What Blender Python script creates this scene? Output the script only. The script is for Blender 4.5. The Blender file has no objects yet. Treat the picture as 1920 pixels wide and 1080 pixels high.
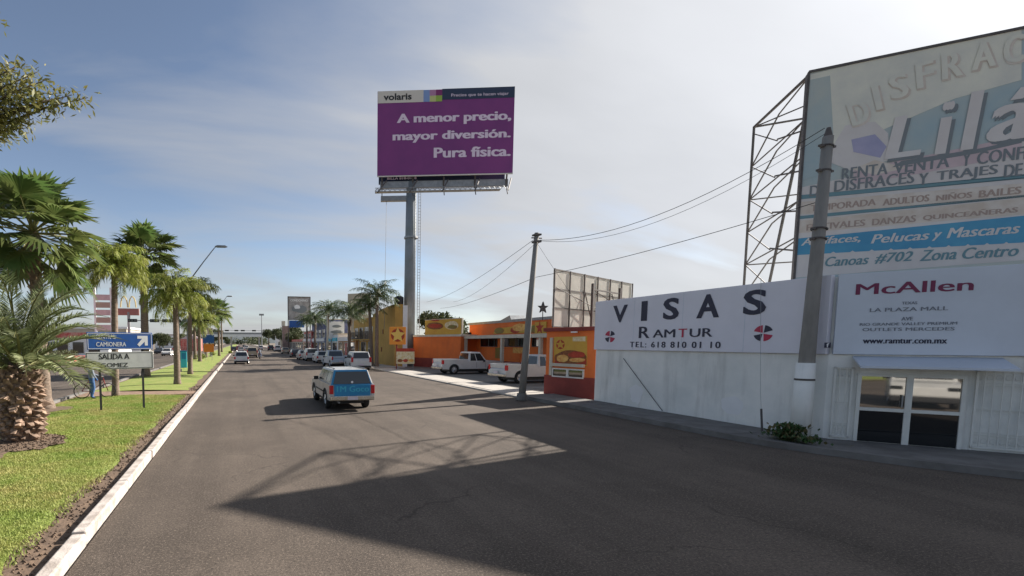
import bpy, math, random
from mathutils import Vector, Matrix
R = math.radians
rnd = random.Random(7)
S = bpy.context.scene
col = S.collection

# ------------------------------------------------------------------ camera
F_, CXP, PITCH, HOR, EYE = 900.0, 650.0, R(4.5), 642.0, 2.6
CYP = HOR + F_*math.tan(PITCH)
YAW = math.atan(200*math.cos(PITCH)/F_)
cd = bpy.data.cameras.new('camera'); cam = bpy.data.objects.new('camera', cd); col.objects.link(cam)
cam.location = (0, 0, EYE); cam.rotation_euler = (R(90)-PITCH, 0, -YAW)
cd.sensor_fit = 'HORIZONTAL'; cd.sensor_width = 36; cd.lens = F_/1920*36
cd.shift_x = (960-CXP)/1920; cd.shift_y = (CYP-540)/1920
cd.clip_start = 0.1; cd.clip_end = 6000
S.camera = cam
# ------------------------------------------------------------------ light
SUN_AZ, SUN_EL = R(75.5), R(30.7)          # azimuth measured from +Y towards +X
sl = bpy.data.lights.new('sun', 'SUN'); sl.energy = 4.9; sl.angle = R(0.6); sl.color = (1.0, .93, .84)
so = bpy.data.objects.new('sun', sl); col.objects.link(so)
sdir = Vector((math.sin(SUN_AZ)*math.cos(SUN_EL), math.cos(SUN_AZ)*math.cos(SUN_EL), math.sin(SUN_EL)))
so.rotation_euler = (-sdir).to_track_quat('-Z', 'Y').to_euler()
so.location = (40, 10, 60)
w = bpy.data.worlds.new('World'); S.world = w; w.use_nodes = True
nt = w.node_tree; N = nt.nodes; LK = nt.links; N.clear()
def nd(t, **k):
    n = N.new(t)
    for a, b in k.items(): setattr(n, a, b)
    return n
wo = nd('ShaderNodeOutputWorld'); bg = nd('ShaderNodeBackground'); LK.new(bg.outputs[0], wo.inputs[0])
bg.inputs[1].default_value = 0.1
sky = nd('ShaderNodeTexSky', sky_type='NISHITA'); sky.sun_disc = False
sky.sun_elevation = SUN_EL; sky.sun_rotation = SUN_AZ; sky.altitude = 1800; sky.dust_density = 2.0; sky.air_density = 1.0
tc = nd('ShaderNodeTexCoord')
sep = nd('ShaderNodeSeparateXYZ'); LK.new(tc.outputs['Generated'], sep.inputs[0])
def mth(op, a, b=None, c=None, clamp=False):
    n = nd('ShaderNodeMath', operation=op); n.use_clamp = clamp
    for i, v in enumerate((a, b, c)):
        if v is None: continue
        if isinstance(v, (int, float)): n.inputs[i].default_value = v
        else: LK.new(v, n.inputs[i])
    return n.outputs[0]
zc = mth('MAXIMUM', sep.outputs[2], 0.0)
den = mth('ADD', zc, 0.34)
comb = nd('ShaderNodeCombineXYZ'); LK.new(mth('DIVIDE', sep.outputs[0], den), comb.inputs[0]); LK.new(mth('DIVIDE', sep.outputs[1], den), comb.inputs[1])
mp = nd('ShaderNodeMapping'); LK.new(comb.outputs[0], mp.inputs[0]); mp.inputs['Rotation'].default_value = (0, 0, R(35)); mp.inputs['Scale'].default_value = (0.7, 1.9, 1)
mp.inputs['Location'].default_value = (3.1, 1.7, 0)
n1 = nd('ShaderNodeTexNoise'); LK.new(mp.outputs[0], n1.inputs['Vector']); n1.inputs['Scale'].default_value = 1.25; n1.inputs['Detail'].default_value = 9; n1.inputs['Roughness'].default_value = .52; n1.inputs['Distortion'].default_value = .5
dt = nd('ShaderNodeVectorMath', operation='DOT_PRODUCT'); LK.new(tc.outputs['Generated'], dt.inputs[0]); dt.inputs[1].default_value = sdir
sunn = mth('MAXIMUM', dt.outputs['Value'], 0.0)
# thin cirrus: more of it towards the sun and towards the horizon
cov = mth('ADD', mth('MULTIPLY', mth('SUBTRACT', n1.outputs['Fac'], .5), 3.3), mth('ADD', mth('MULTIPLY', mth('POWER', sunn, 2.2), 1.5), mth('MULTIPLY', mth('POWER', mth('SUBTRACT', 1.0, zc), 8.0), .75)))
cov = mth('MULTIPLY', mth('ADD', cov, .04), 1.0, clamp=True)
cov = mth('MULTIPLY', cov, .93)
glow = mth('ADD', mth('MULTIPLY', mth('POWER', sunn, 3.0), 1.7), mth('MULTIPLY', mth('POWER', sunn, 24.0), 2.2))
n2 = nd('ShaderNodeTexNoise'); LK.new(mp.outputs[0], n2.inputs['Vector']); n2.inputs['Scale'].default_value = 2.1; n2.inputs['Detail'].default_value = 6
lum = mth('MULTIPLY', mth('ADD', 2.5, glow), mth('ADD', .84, mth('MULTIPLY', n2.outputs['Fac'], .34)))
cc = nd('ShaderNodeVectorMath', operation='SCALE'); cc.inputs[0].default_value = (.97, .985, 1.02); LK.new(lum, cc.inputs['Scale'])
ds = nd('ShaderNodeHueSaturation'); ds.inputs['Saturation'].default_value = .88; ds.inputs['Value'].default_value = .68; LK.new(sky.outputs[0], ds.inputs['Color'])
mx = nd('ShaderNodeMix', data_type='RGBA'); LK.new(cov, mx.inputs['Factor']); LK.new(ds.outputs[0], mx.inputs[6]); LK.new(cc.outputs[0], mx.inputs[7])
LK.new(mx.outputs[2], bg.inputs[0])
S.view_settings.view_transform = 'Standard'; S.view_settings.look = 'None'; S.view_settings.exposure = 1.04; S.view_settings.gamma = 1
S.view_settings.use_curve_mapping = False

# ------------------------------------------------------------------ pixel helpers (photograph pixel -> point in the place)
CAMP = Vector((0, 0, EYE))
_fw = Vector((math.sin(YAW)*math.cos(PITCH), math.cos(YAW)*math.cos(PITCH), -math.sin(PITCH)))
_rt = Vector((math.cos(YAW), -math.sin(YAW), 0)); _up = _rt.cross(_fw)
def ray(x, y): return _fw*F_ + _rt*(x-CXP) - _up*(y-CYP)
def gp(x, y, z=0.0):
    d = ray(x, y); return CAMP + d*((z-EYE)/d.z)
def gx(x, y, X):
    d = ray(x, y); return CAMP + d*(X/d.x)
def gy(x, y, Y):
    d = ray(x, y); return CAMP + d*(Y/d.y)
def onpl(x, y, o, rz, yoff=0.0):
    "photo pixel -> (u, z) in the local frame of a facade at o turned by rz"
    ux, uy = math.cos(rz), math.sin(rz); nx, ny = -uy, ux
    d = ray(x, y); ox, oy = o[0]+nx*yoff, o[1]+ny*yoff
    t = (ox*nx + oy*ny)/(d.x*nx + d.y*ny)
    P = CAMP + d*t
    return ((P.x-ox)*ux + (P.y-oy)*uy, P.z-(o[2] if len(o) > 2 else 0))

# ------------------------------------------------------------------ materials
def mat(name, c, rough=.7, metal=0, var=.0, vscale=4, bump=0, bscale=60, c2=None, trans=0, emit=None, spec=.5, rnd_amt=0, coords='Object', stretch=None, alpha=None, dirt=0):
    m = bpy.data.materials.new(name); m.use_nodes = True; t = m.node_tree; P = t.nodes['Principled BSDF']
    P.inputs['Roughness'].default_value = rough; P.inputs['Metallic'].default_value = metal
    P.inputs['Specular IOR Level'].default_value = spec
    base = None
    rgb = t.nodes.new('ShaderNodeRGB'); rgb.outputs[0].default_value = (*c, 1); base = rgb.outputs[0]
    tco = t.nodes.new('ShaderNodeTexCoord'); vec = tco.outputs[coords]
    if coords == 'Object' and stretch:
        mm = t.nodes.new('ShaderNodeMapping'); mm.inputs['Scale'].default_value = stretch; t.links.new(vec, mm.inputs[0]); vec = mm.outputs[0]
    if var or c2:
        n = t.nodes.new('ShaderNodeTexNoise'); n.inputs['Scale'].default_value = vscale; n.inputs['Detail'].default_value = 7; n.inputs['Roughness'].default_value = .6
        t.links.new(vec, n.inputs['Vector'])
        r = t.nodes.new('ShaderNodeMapRange'); r.inputs[1].default_value = .36; r.inputs[2].default_value = .64; t.links.new(n.outputs['Fac'], r.inputs[0])
        if c2 is None: c2 = tuple(max(0, x*(1-var)) for x in c)
        mxx = t.nodes.new('ShaderNodeMix'); mxx.data_type = 'RGBA'; t.links.new(r.outputs[0], mxx.inputs[0]); t.links.new(base, mxx.inputs[6]); mxx.inputs[7].default_value = (*c2, 1)
        base = mxx.outputs[2]
    if dirt:
        n = t.nodes.new('ShaderNodeTexNoise'); n.inputs['Scale'].default_value = 1.0; n.inputs['Detail'].default_value = 8; n.inputs['Roughness'].default_value = .65
        mm = t.nodes.new('ShaderNodeMapping'); mm.inputs['Scale'].default_value = (2.4, 2.4, .35); t.links.new(tco.outputs[coords], mm.inputs[0]); t.links.new(mm.outputs[0], n.inputs['Vector'])
        r = t.nodes.new('ShaderNodeMapRange'); r.inputs[1].default_value = .5; r.inputs[2].default_value = .75; r.inputs[4].default_value = dirt; t.links.new(n.outputs['Fac'], r.inputs[0])
        mxx = t.nodes.new('ShaderNodeMix'); mxx.data_type = 'RGBA'; t.links.new(r.outputs[0], mxx.inputs[0]); t.links.new(base, mxx.inputs[6]); mxx.inputs[7].default_value = (.12, .1, .08, 1)
        base = mxx.outputs[2]
    if rnd_amt:
        oi = t.nodes.new('ShaderNodeObjectInfo'); hs = t.nodes.new('ShaderNodeHueSaturation')
        r = t.nodes.new('ShaderNodeMapRange'); r.inputs[3].default_value = 1-rnd_amt; r.inputs[4].default_value = 1+rnd_amt; t.links.new(oi.outputs['Random'], r.inputs[0]); t.links.new(r.outputs[0], hs.inputs['Value']); t.links.new(base, hs.inputs['Color']); base = hs.outputs[0]
    t.links.new(base, P.inputs['Base Color'])
    if bump:
        n = t.nodes.new('ShaderNodeTexNoise'); n.inputs['Scale'].default_value = bscale; n.inputs['Detail'].default_value = 5; t.links.new(vec, n.inputs['Vector'])
        b = t.nodes.new('ShaderNodeBump'); b.inputs['Strength'].default_value = bump; b.inputs['Distance'].default_value = .02; t.links.new(n.outputs['Fac'], b.inputs['Height']); t.links.new(b.outputs[0], P.inputs['Normal'])
    if trans:
        tr = t.nodes.new('ShaderNodeBsdfTranslucent'); t.links.new(base, tr.inputs[0])
        ms = t.nodes.new('ShaderNodeMixShader'); ms.inputs[0].default_value = trans
        t.links.new(P.outputs[0], ms.inputs[1]); t.links.new(tr.outputs[0], ms.inputs[2]); t.links.new(ms.outputs[0], t.nodes['Material Output'].inputs[0])
    return m
M = {}
M['ground'] = mat('ground_dirt', (.22, .18, .14), .95, var=.4, vscale=.05)
M['kerbw'] = mat('kerb_white_paint', (.60, .54, .49), .85, c2=(.36, .31, .27), vscale=5, bump=.4, bscale=40)
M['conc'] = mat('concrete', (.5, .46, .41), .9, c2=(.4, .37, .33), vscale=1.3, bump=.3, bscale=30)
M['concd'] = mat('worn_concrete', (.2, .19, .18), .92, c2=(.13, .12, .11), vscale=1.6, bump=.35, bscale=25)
M['lot'] = mat('parking_paving', (.2, .19, .175), .92, c2=(.13, .12, .11), vscale=.9, bump=.3, bscale=25)
M['dirt'] = mat('bare_soil', (.2, .135, .09), .97, c2=(.11, .075, .052), vscale=6, bump=.8, bscale=18)
M['path'] = mat('trodden_path', (.3, .2, .14), .97, c2=(.2, .13, .09), vscale=3, bump=.5, bscale=20)
M['blade'] = mat('grass_blades', (.23, .33, .06), .7, c2=(.4, .37, .13), vscale=.7, trans=.3, coords='Object')
M['wall'] = mat('white_painted_wall', (.84, .83, .79), .8, c2=(.7, .71, .68), vscale=.8, bump=.15, bscale=14, dirt=.3)
M['panel'] = mat('sign_panel_lilac_white', (.74, .73, .8), .5, var=.08, vscale=.7)
M['panel2'] = mat('sign_panel_cool_white', (.58, .63, .71), .5, var=.1, vscale=.7)
M['navy'] = mat('navy_lettering', (.018, .02, .05), .5)
M['redl'] = mat('red_lettering', (.45, .02, .07), .5)
M['plum'] = mat('plum_lettering', (.16, .01, .06), .5)
M['grey_l'] = mat('grey_lettering', (.16, .18, .22), .5)
M['white'] = mat('white_paint', (.8, .8, .8), .5, var=.06, vscale=2)
M['frame'] = mat('white_door_frame', (.7, .7, .66), .45, var=.1, vscale=3)
M['glass'] = mat('dark_glass', (.012, .014, .016), .04, spec=.9)
M['glassd'] = mat('mirror_film_glass', (.34, .33, .31), .03, .85)
M['glassb'] = mat('tinted_car_glass', (.025, .03, .035), .07, spec=.8)
M['steel'] = mat('galvanised_steel', (.33, .34, .35), .5, .6, var=.25, vscale=3)
M['rust'] = mat('dark_truss_steel', (.13, .115, .11), .7, .3, var=.3, vscale=4)
M['polegrey'] = mat('billboard_column_paint', (.24, .27, .31), .6, .2, c2=(.2, .22, .22), vscale=.6)
M['poleconc'] = mat('weathered_pole_concrete', (.27, .255, .235), .9, c2=(.19, .18, .165), vscale=3, bump=.25, bscale=30, stretch=(1, 1, .25))
M['wire'] = mat('black_cable', (.03, .03, .03), .7)
M['orange'] = mat('orange_stucco', (.78, .19, .04), .8, c2=(.66, .15, .035), vscale=.7, dirt=.15, bump=.1, bscale=20)
M['maroon'] = mat('maroon_plinth', (.26, .045, .035), .75, var=.25, vscale=1.2)
M['cream'] = mat('cream_trim', (.6, .55, .45), .8, var=.15, vscale=2)
M['yellowad'] = mat('yellow_advert_print', (.62, .38, .05), .6, c2=(.56, .3, .04), vscale=1.5)
M['adred'] = mat('advert_red_print', (.5, .05, .02), .6, c2=(.3, .03, .01), vscale=6)
M['adbun'] = mat('advert_bun_print', (.6, .24, .05), .6, c2=(.8, .5, .15), vscale=5)
M['adbrown'] = mat('advert_brown_print', (.14, .04, .015), .6, c2=(.3, .1, .02), vscale=8)
M['adwhite'] = mat('advert_pale_print', (.75, .68, .5), .6, c2=(.6, .45, .2), vscale=6)
M['adgreen'] = mat('advert_green_print', (.16, .22, .04), .6, c2=(.3, .1, .03), vscale=9)
M['yellow'] = mat('mustard_stucco', (.57, .34, .09), .85, c2=(.46, .28, .07), vscale=.6, dirt=.2)
M['tank'] = mat('black_water_tank', (.02, .02, .022), .6)
M['purple'] = mat('purple_billboard_vinyl', (.21, .036, .19), .5, c2=(.17, .03, .17), vscale=.3)
M['adcream'] = mat('billboard_header_vinyl', (.62, .58, .52), .5)
M['adnavy'] = mat('billboard_navy_vinyl', (.02, .035, .075), .5)
M['sqb'] = mat('pale_blue_square', (.2, .3, .55), .5); M['sqp'] = mat('pink_square', (.42, .2, .35), .5); M['sqm'] = mat('magenta_square', (.2, .02, .13), .5)
M['sqy'] = mat('pale_yellow_square', (.5, .52, .2), .5); M['sqg'] = mat('green_square', (.28, .42, .06), .5); M['sqo'] = mat('peach_square', (.6, .38, .3), .5)
M['txtlil'] = mat('pale_lettering', (.72, .6, .72), .5)
M['roadblue'] = mat('road_sign_blue', (.02, .10, .36), .4, var=.15, vscale=4)
M['signback'] = mat('road_sign_grey_face', (.56, .57, .54), .45, c2=(.47, .48, .46), vscale=3)
M['black'] = mat('black_print', (.02, .02, .02), .5)
M['trunk'] = mat('palm_trunk_bark', (.25, .19, .15), .95, c2=(.13, .095, .07), vscale=7, bump=.7, bscale=14, stretch=(1, 1, 3))
M['trunkp'] = mat('pale_palm_trunk', (.42, .38, .33), .9, c2=(.28, .25, .22), vscale=6, bump=.4, bscale=14)
M['boot'] = mat('cut_leaf_base', (.38, .27, .2), .95, c2=(.13, .085, .06), vscale=9, bump=.6, bscale=20, rnd_amt=.45)
M['bark'] = mat('tree_bark', (.12, .09, .065), .95, var=.4, vscale=8)
M['ph'] = mat('date_palm_leaf', (.15, .2, .09), .45, c2=(.26, .28, .14), vscale=2.2, trans=.28, rnd_amt=.3)
M['wa'] = mat('fan_palm_leaf', (.085, .15, .04), .4, c2=(.19, .22, .07), vscale=2, trans=.4, rnd_amt=.35)
M['qu'] = mat('queen_palm_leaf', (.20, .27, .04), .5, c2=(.32, .31, .085), vscale=1.2, trans=.45, rnd_amt=.25)
M['qud'] = mat('street_palm_leaf', (.05, .095, .03), .5, c2=(.1, .13, .04), vscale=1.2, trans=.3, rnd_amt=.3)
M['pet'] = mat('palm_leaf_stalk', (.2, .2, .075), .6, var=.3, vscale=3)
M['leaf'] = mat('broad_tree_leaf', (.18, .2, .07), .55, c2=(.24, .21, .06), vscale=5, trans=.35)
M['leafd'] = mat('dark_tree_leaf', (.04, .06, .02), .7, c2=(.08, .09, .035), vscale=.6, trans=.2)
M['tyre'] = mat('tyre_rubber', (.02, .02, .021), .85, var=.3)
M['rim'] = mat('alloy_rim', (.45, .45, .46), .35, .8)
M['tail'] = mat('red_tail_lamp', (.5, .01, .015), .25)
M['amber'] = mat('amber_lamp', (.7, .2, .02), .3)
M['chrome'] = mat('chrome_bumper', (.62, .58, .5), .25, .85, var=.2)
M['plastic'] = mat('black_plastic', (.02, .02, .022), .6)
M['plate'] = mat('number_plate', (.62, .55, .6), .5)
def paint(name, c, r=.3): return mat(name, c, r, .15, var=.12, vscale=1.5, spec=.6)
M['silver'] = paint('silver_paint', (.43, .43, .42)); M['carwhite'] = paint('white_car_paint', (.62, .62, .61)); M['carblue'] = paint('blue_car_paint', (.01, .22, .46), .35)
M['cardark'] = paint('dark_car_paint', (.03, .035, .045)); M['carbeige'] = paint('beige_car_paint', (.42, .35, .25)); M['carred'] = paint('red_car_paint', (.3, .03, .03)); M['carlb'] = paint('pale_blue_car_paint', (.4, .48, .56))
M['cyan'] = mat('cyan_paint', (.04, .45, .6), .5)
M['denim'] = mat('blue_denim', (.05, .11, .25), .9, var=.35, vscale=14)
M['shirt'] = mat('grey_shirt', (.2, .22, .26), .9, var=.2, vscale=8)
M['skin'] = mat('skin', (.35, .19, .12), .6); M['hair'] = mat('dark_hair', (.015, .012, .01), .8); M['shoe'] = mat('black_shoe', (.03, .03, .03), .7)
M['pinkst'] = mat('pinkish_stone', (.32, .23, .2), .85, var=.3, vscale=1); M['bluew'] = mat('blue_shopfront', (.06, .09, .22), .7, c2=(.2, .2, .3), vscale=1.5)
M['peach'] = mat('peach_stucco', (.55, .3, .14), .85, var=.2, vscale=1); M['redw'] = mat('red_shopfront', (.5, .06, .05), .7, c2=(.6, .3, .25), vscale=2)
M['greyad'] = mat('grey_advert', (.25, .23, .22), .6, c2=(.42, .4, .38), vscale=.9); M['beigew'] = mat('beige_building', (.5, .45, .36), .85, var=.2, vscale=.6)
M['tealgrey'] = mat('faded_vinyl_teal', (0.341, 0.440, 0.469), .55, c2=(0.497, 0.511, 0.454), vscale=.35)
M['vpale'] = mat('faded_vinyl_pale', (0.667, 0.625, 0.596), .55, c2=(0.596, 0.540, 0.511), vscale=.8)
M['vpink'] = mat('faded_vinyl_pink', (0.611, 0.469, 0.483), .55, var=.15, vscale=1.5)
M['vtan'] = mat('faded_vinyl_tan', (0.568, 0.469, 0.383), .55, c2=(0.682, 0.611, 0.540), vscale=2)
M['vblue'] = mat('faded_vinyl_blue', (0.060, 0.264, 0.432), .55, c2=(0.084, 0.324, 0.480), vscale=1)
M['vlilac'] = mat('faded_vinyl_lilac', (0.312, 0.312, 0.469), .55, c2=(0.426, 0.398, 0.540), vscale=1)
M['vdark'] = mat('faded_dark_print', (.19, .21, .22), .55); M['vcream'] = mat('faded_cream_print', (0.738, 0.710, 0.596), .55, c2=(0.625, 0.611, 0.540), vscale=1)
M['vteal'] = mat('faded_teal_print', (.14, .26, .29), .55); M['vbrown'] = mat('faded_brown_print', (.4, .3, .25), .55); M['vwhite'] = mat('faded_white_print', (.7, .7, .69), .55)
M['bback'] = mat('lattice_board_panel', (.8, .77, .71), .7, c2=(.7, .68, .62), vscale=1.2, trans=.6)

def road_mat(name, base, light):
    m = bpy.data.materials.new(name); m.use_nodes = True; t = m.node_tree; P = t.nodes['Principled BSDF']; P.inputs['Roughness'].default_value = .88; P.inputs['Specular IOR Level'].default_value = .35
    A = t.nodes.new; L = t.links.new
    tco = A('ShaderNodeTexCoord')
    def noise(sc, det=6, st=None, rough=.6):
        n = A('ShaderNodeTexNoise'); n.inputs['Scale'].default_value = sc; n.inputs['Detail'].default_value = det; n.inputs['Roughness'].default_value = rough
        if st:
            mm = A('ShaderNodeMapping'); mm.inputs['Scale'].default_value = st; L(tco.outputs['Object'], mm.inputs[0]); L(mm.outputs[0], n.inputs['Vector'])
        else: L(tco.outputs['Object'], n.inputs['Vector'])
        return n.outputs['Fac']
    def rng(x, a, b, c=0, d=1):
        r = A('ShaderNodeMapRange'); r.inputs[1].default_value = a; r.inputs[2].default_value = b; r.inputs[3].default_value = c; r.inputs[4].default_value = d; L(x, r.inputs[0]); return r.outputs[0]
    def mixc(f, a, b):
        x = A('ShaderNodeMix'); x.data_type = 'RGBA'; L(f, x.inputs[0])
        for i, v in ((6, a), (7, b)):
            if isinstance(v, tuple): x.inputs[i].default_value = (*v, 1)
            else: L(v, x.inputs[i])
        return x.outputs[2]
    c = mixc(rng(noise(.35, 5), .35, .65), tuple(x*.88 for x in base), tuple(x*1.08 for x in light))
    c = mixc(rng(noise(1, 6, (1.1, .05, 1)), .42, .68, 0, .7), c, tuple(x*.62 for x in base))     # wheel-track streaks along the road
    c = mixc(rng(noise(2.2, 8, None, .7), .55, .72, 0, .5), c, tuple(x*1.35 for x in light))       # worn spots
    c = mixc(rng(noise(9, 6, None, .8), .5, .7, 0, .5), c, tuple(x*.6 for x in base))
    c = mixc(rng(noise(32, 3, None, .85), .52, .64, 0, .85), c, tuple(x*1.9 for x in light))        # pale aggregate
    c = mixc(rng(noise(26, 3, None, .85), .54, .66, 0, .85), c, tuple(x*.35 for x in base))          # dark pits
    vo = A('ShaderNodeTexVoronoi'); vo.feature = 'DISTANCE_TO_EDGE'; vo.inputs['Scale'].default_value = .33
    wn = A('ShaderNodeTexNoise'); wn.inputs['Scale'].default_value = 1.3; wn.inputs['Detail'].default_value = 7; L(tco.outputs['Object'], wn.inputs['Vector'])
    va = A('ShaderNodeVectorMath'); va.operation = 'MULTIPLY_ADD'; L(wn.outputs['Color'], va.inputs[0]); va.inputs[1].default_value = (1.1, 1.1, 0); L(tco.outputs['Object'], va.inputs[2]); L(va.outputs[0], vo.inputs['Vector'])
    cr = rng(vo.outputs[0], .0, .006, 1, 0)
    mk = A('ShaderNodeMath'); mk.operation = 'MULTIPLY'; L(cr, mk.inputs[0]); L(rng(noise(.16, 3), .47, .57, 0, .6), mk.inputs[1])
    c = mixc(mk.outputs[0], c, tuple(x*.3 for x in base))
    L(c, P.inputs['Base Color'])
    b = A('ShaderNodeBump'); b.inputs['Strength'].default_value = .7; b.inputs['Distance'].default_value = .012; L(noise(60, 4, None, .75), b.inputs['Height']); L(b.outputs[0], P.inputs['Normal'])
    return m
M['road'] = road_mat('old_asphalt', (.086, .068, .054), (.118, .094, .075))
def lawn_mat():
    m = mat('lawn_ground', (.19, .26, .045), .95, c2=(.27, .29, .075), vscale=1.1, bump=.9, bscale=45)
    return m
M['lawn'] = lawn_mat()

# ------------------------------------------------------------------ mesh builder
class MB:
    def __init__(s): s.v = []; s.f = []; s.mi = []
    def add(s, vs, fs, T=None):
        o = len(s.v)
        for p in vs:
            p = Vector(p)
            if T is not None: p = T @ p
            s.v.append(tuple(p))
        s.f += [tuple(o+i for i in f) for f in fs]; return s
    def box(s, x0, x1, y0, y1, z0, z1, T=None):
        return s.add([(x0,y0,z0),(x1,y0,z0),(x1,y1,z0),(x0,y1,z0),(x0,y0,z1),(x1,y0,z1),(x1,y1,z1),(x0,y1,z1)],
                     [(3,2,1,0),(4,5,6,7),(0,1,5,4),(1,2,6,5),(2,3,7,6),(3,0,4,7)], T)
    def tube(s, pts, rad, n=8, cap=True):
        pts = [Vector(p) for p in pts]; rr = rad if isinstance(rad, (list, tuple)) else [rad]*len(pts)
        o = len(s.v); k = len(pts)
        for i, p in enumerate(pts):
            t = (pts[min(i+1, k-1)] - pts[max(i-1, 0)]).normalized()
            a = Vector((0, 0, 1)) if abs(t.z) < .9 else Vector((1, 0, 0))
            u = t.cross(a).normalized(); v = t.cross(u)
            for j in range(n):
                an = 2*math.pi*j/n; s.v.append(tuple(p + (u*math.cos(an) + v*math.sin(an))*rr[i]))
        for i in range(k-1):
            for j in range(n):
                a = o+i*n+j; b = o+i*n+(j+1) % n; s.f.append((a, b, b+n, a+n))
        if cap: s.f.append(tuple(o+j for j in range(n))[::-1]); s.f.append(tuple(o+(k-1)*n+j for j in range(n)))
        return s
    def prism(s, poly, axis, a, b):
        "poly = 2-D outline, extruded along axis ('x','y' or 'z') from a to b"
        n = len(poly)
        def mk(p, t): return {'x': (t, p[0], p[1]), 'y': (p[0], t, p[1]), 'z': (p[0], p[1], t)}[axis]
        vs = [mk(p, a) for p in poly] + [mk(p, b) for p in poly]
        fs = [tuple(range(n))[::-1], tuple(range(n, 2*n))] + [(i, (i+1) % n, n+(i+1) % n, n+i) for i in range(n)]
        return s.add(vs, fs)
    def build(s, name, m, parent=None, smooth=False, bevel=0, kind=None, label=None):
        me = bpy.data.meshes.new(name); me.from_pydata(s.v, [], s.f); me.update()
        import bmesh
        if len(s.f) < 60000:
            b = bmesh.new(); b.from_mesh(me); bmesh.ops.recalc_face_normals(b, faces=b.faces); b.to_mesh(me); b.free()
        if smooth: me.polygons.foreach_set('use_smooth', [True]*len(me.polygons))
        me.materials.append(m); o = bpy.data.objects.new(name, me); col.objects.link(o)
        if parent: o.parent = parent
        if bevel:
            bm_ = o.modifiers.new('bevel', 'BEVEL'); bm_.width = bevel; bm_.segments = 2; bm_.limit_method = 'ANGLE'; bm_.angle_limit = R(35)
        if kind: o['kind'] = kind
        if label: o['label'] = label
        return o
def bx(*a): return MB().box(*a)
def tag(o, label=None, cat=None, group=None, kind=None):
    if label: o['label'] = label
    if cat: o['category'] = cat
    if group: o['group'] = group
    if kind: o['kind'] = kind
    return o
def empty(name, loc, rz=0, label=None, cat=None, group=None):
    o = bpy.data.objects.new(name, None); col.objects.link(o); o.location = loc; o.rotation_euler = (0, 0, rz); o.empty_display_size = .3
    return tag(o, label, cat, group)
KIDS = {}
def copy_tree(o, parent=None):
    c = o.copy(); col.objects.link(c)
    if parent: c.parent = parent
    for ch in list(o.children): copy_tree(ch, c)
    return c
def inst(name, mesh, parent, loc=(0,0,0), rot=(0,0,0), scale=None):
    o = bpy.data.objects.new(name, mesh); col.objects.link(o); o.parent = parent; o.location = loc; o.rotation_euler = rot
    if scale: o.scale = scale
    return o
def struct(o): o['kind'] = 'structure'; return o

def text(st, parent, u0, u1, z0, z1, m, y=-.006, bold=.012, shear=0, name='lettering', space=1.0, rot=0, thick=.0, label=None, fat=0):
    "flat lettering in the local XZ plane facing -Y, fitted in the box u0..u1, z0..z1"
    cu = bpy.data.curves.new('t', 'FONT'); cu.body = st; cu.size = 1; cu.offset = bold; cu.shear = shear; cu.space_character = space; cu.resolution_u = 3
    to = bpy.data.objects.new('t', cu); col.objects.link(to)
    dg = bpy.context.evaluated_depsgraph_get(); dg.update()
    me = bpy.data.meshes.new_from_object(to.evaluated_get(dg)); bpy.data.objects.remove(to)
    xs = [v.co.x for v in me.vertices]; ys = [v.co.y for v in me.vertices]
    a, b, c, d = min(xs), max(xs), min(ys), max(ys); sx = (u1-u0)/max(1e-6, b-a); sy = (z1-z0)/max(1e-6, d-c)
    for v in me.vertices:
        X = (v.co.x-a)*sx; Z = (v.co.y-c)*sy
        if rot: X, Z = X*math.cos(rot)-Z*math.sin(rot), X*math.sin(rot)+Z*math.cos(rot)
        v.co = (u0+X, y, z0+Z)
    polys = [list(p.vertices) for p in me.polygons]; V = [v.co.copy() for v in me.vertices]
    base = [v - Vector((u0, 0, z0)) for v in V]
    ivs = sorted((min(V[i].x for i in p), max(V[i].x for i in p), k) for k, p in enumerate(polys)); groups = []; hi = -1e9
    for a_, b_, k in ivs:
        if a_ > hi + (z1-z0)*.30: groups.append([])
        groups[-1].append(k); hi = max(hi, b_)
    if rot or len(groups) > 30: groups = [list(range(len(polys)))]
    bpy.data.meshes.remove(me); out = None
    for gk in groups:
        mb = MB()
        for n_, dx in enumerate((0,) if not fat else (-fat, 0, fat)):
            mp_ = {}; vs = []; fs = []
            for k in gk:
                f_ = []
                for i in polys[k]:
                    if i not in mp_: mp_[i] = len(vs); vs.append(V[i]+Vector((dx*(z1-z0), -.0012*n_, 0)))
                    f_.append(mp_[i])
                fs.append(f_)
            mb.add(vs, fs)
        out = mb.build(name, m, parent, label=label)
    return out
def tpx(st, parent, o, rz, x0, y0, x1, y1, m, **k):
    "lettering whose box runs from photo pixel (x0,y0) bottom-left to (x1,y1) top-right"
    yo = k.get('y', -.006); a = onpl(x0, y0, o, rz, yo); b = onpl(x1, y1, o, rz, yo)
    return text(st, parent, a[0], b[0], a[1], b[1], m, **k)
def decal(parent, pts, m, y=-.004, name='print_patch', th=.003, label=None):
    return MB().prism([(p[0], p[1]) for p in pts], 'y', y-th, y).build(name, m, parent, label=label)
def ell(cx, cz, rx, rz_, n=28, wob=0, seed=0):
    r_ = random.Random(seed); return [(cx+rx*math.cos(6.2832*i/n)*(1+wob*r_.uniform(-1, 1)), cz+rz_*math.sin(6.2832*i/n)*(1+wob*r_.uniform(-1, 1))) for i in range(n)]
def star(cx, cz, r0, r1=None, n=5, a0=90):
    r1 = r1 or r0*.42; return [(cx+(r0 if i % 2 == 0 else r1)*math.cos(R(a0+180*i/n)), cz+(r0 if i % 2 == 0 else r1)*math.sin(R(a0+180*i/n))) for i in range(2*n)]

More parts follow.
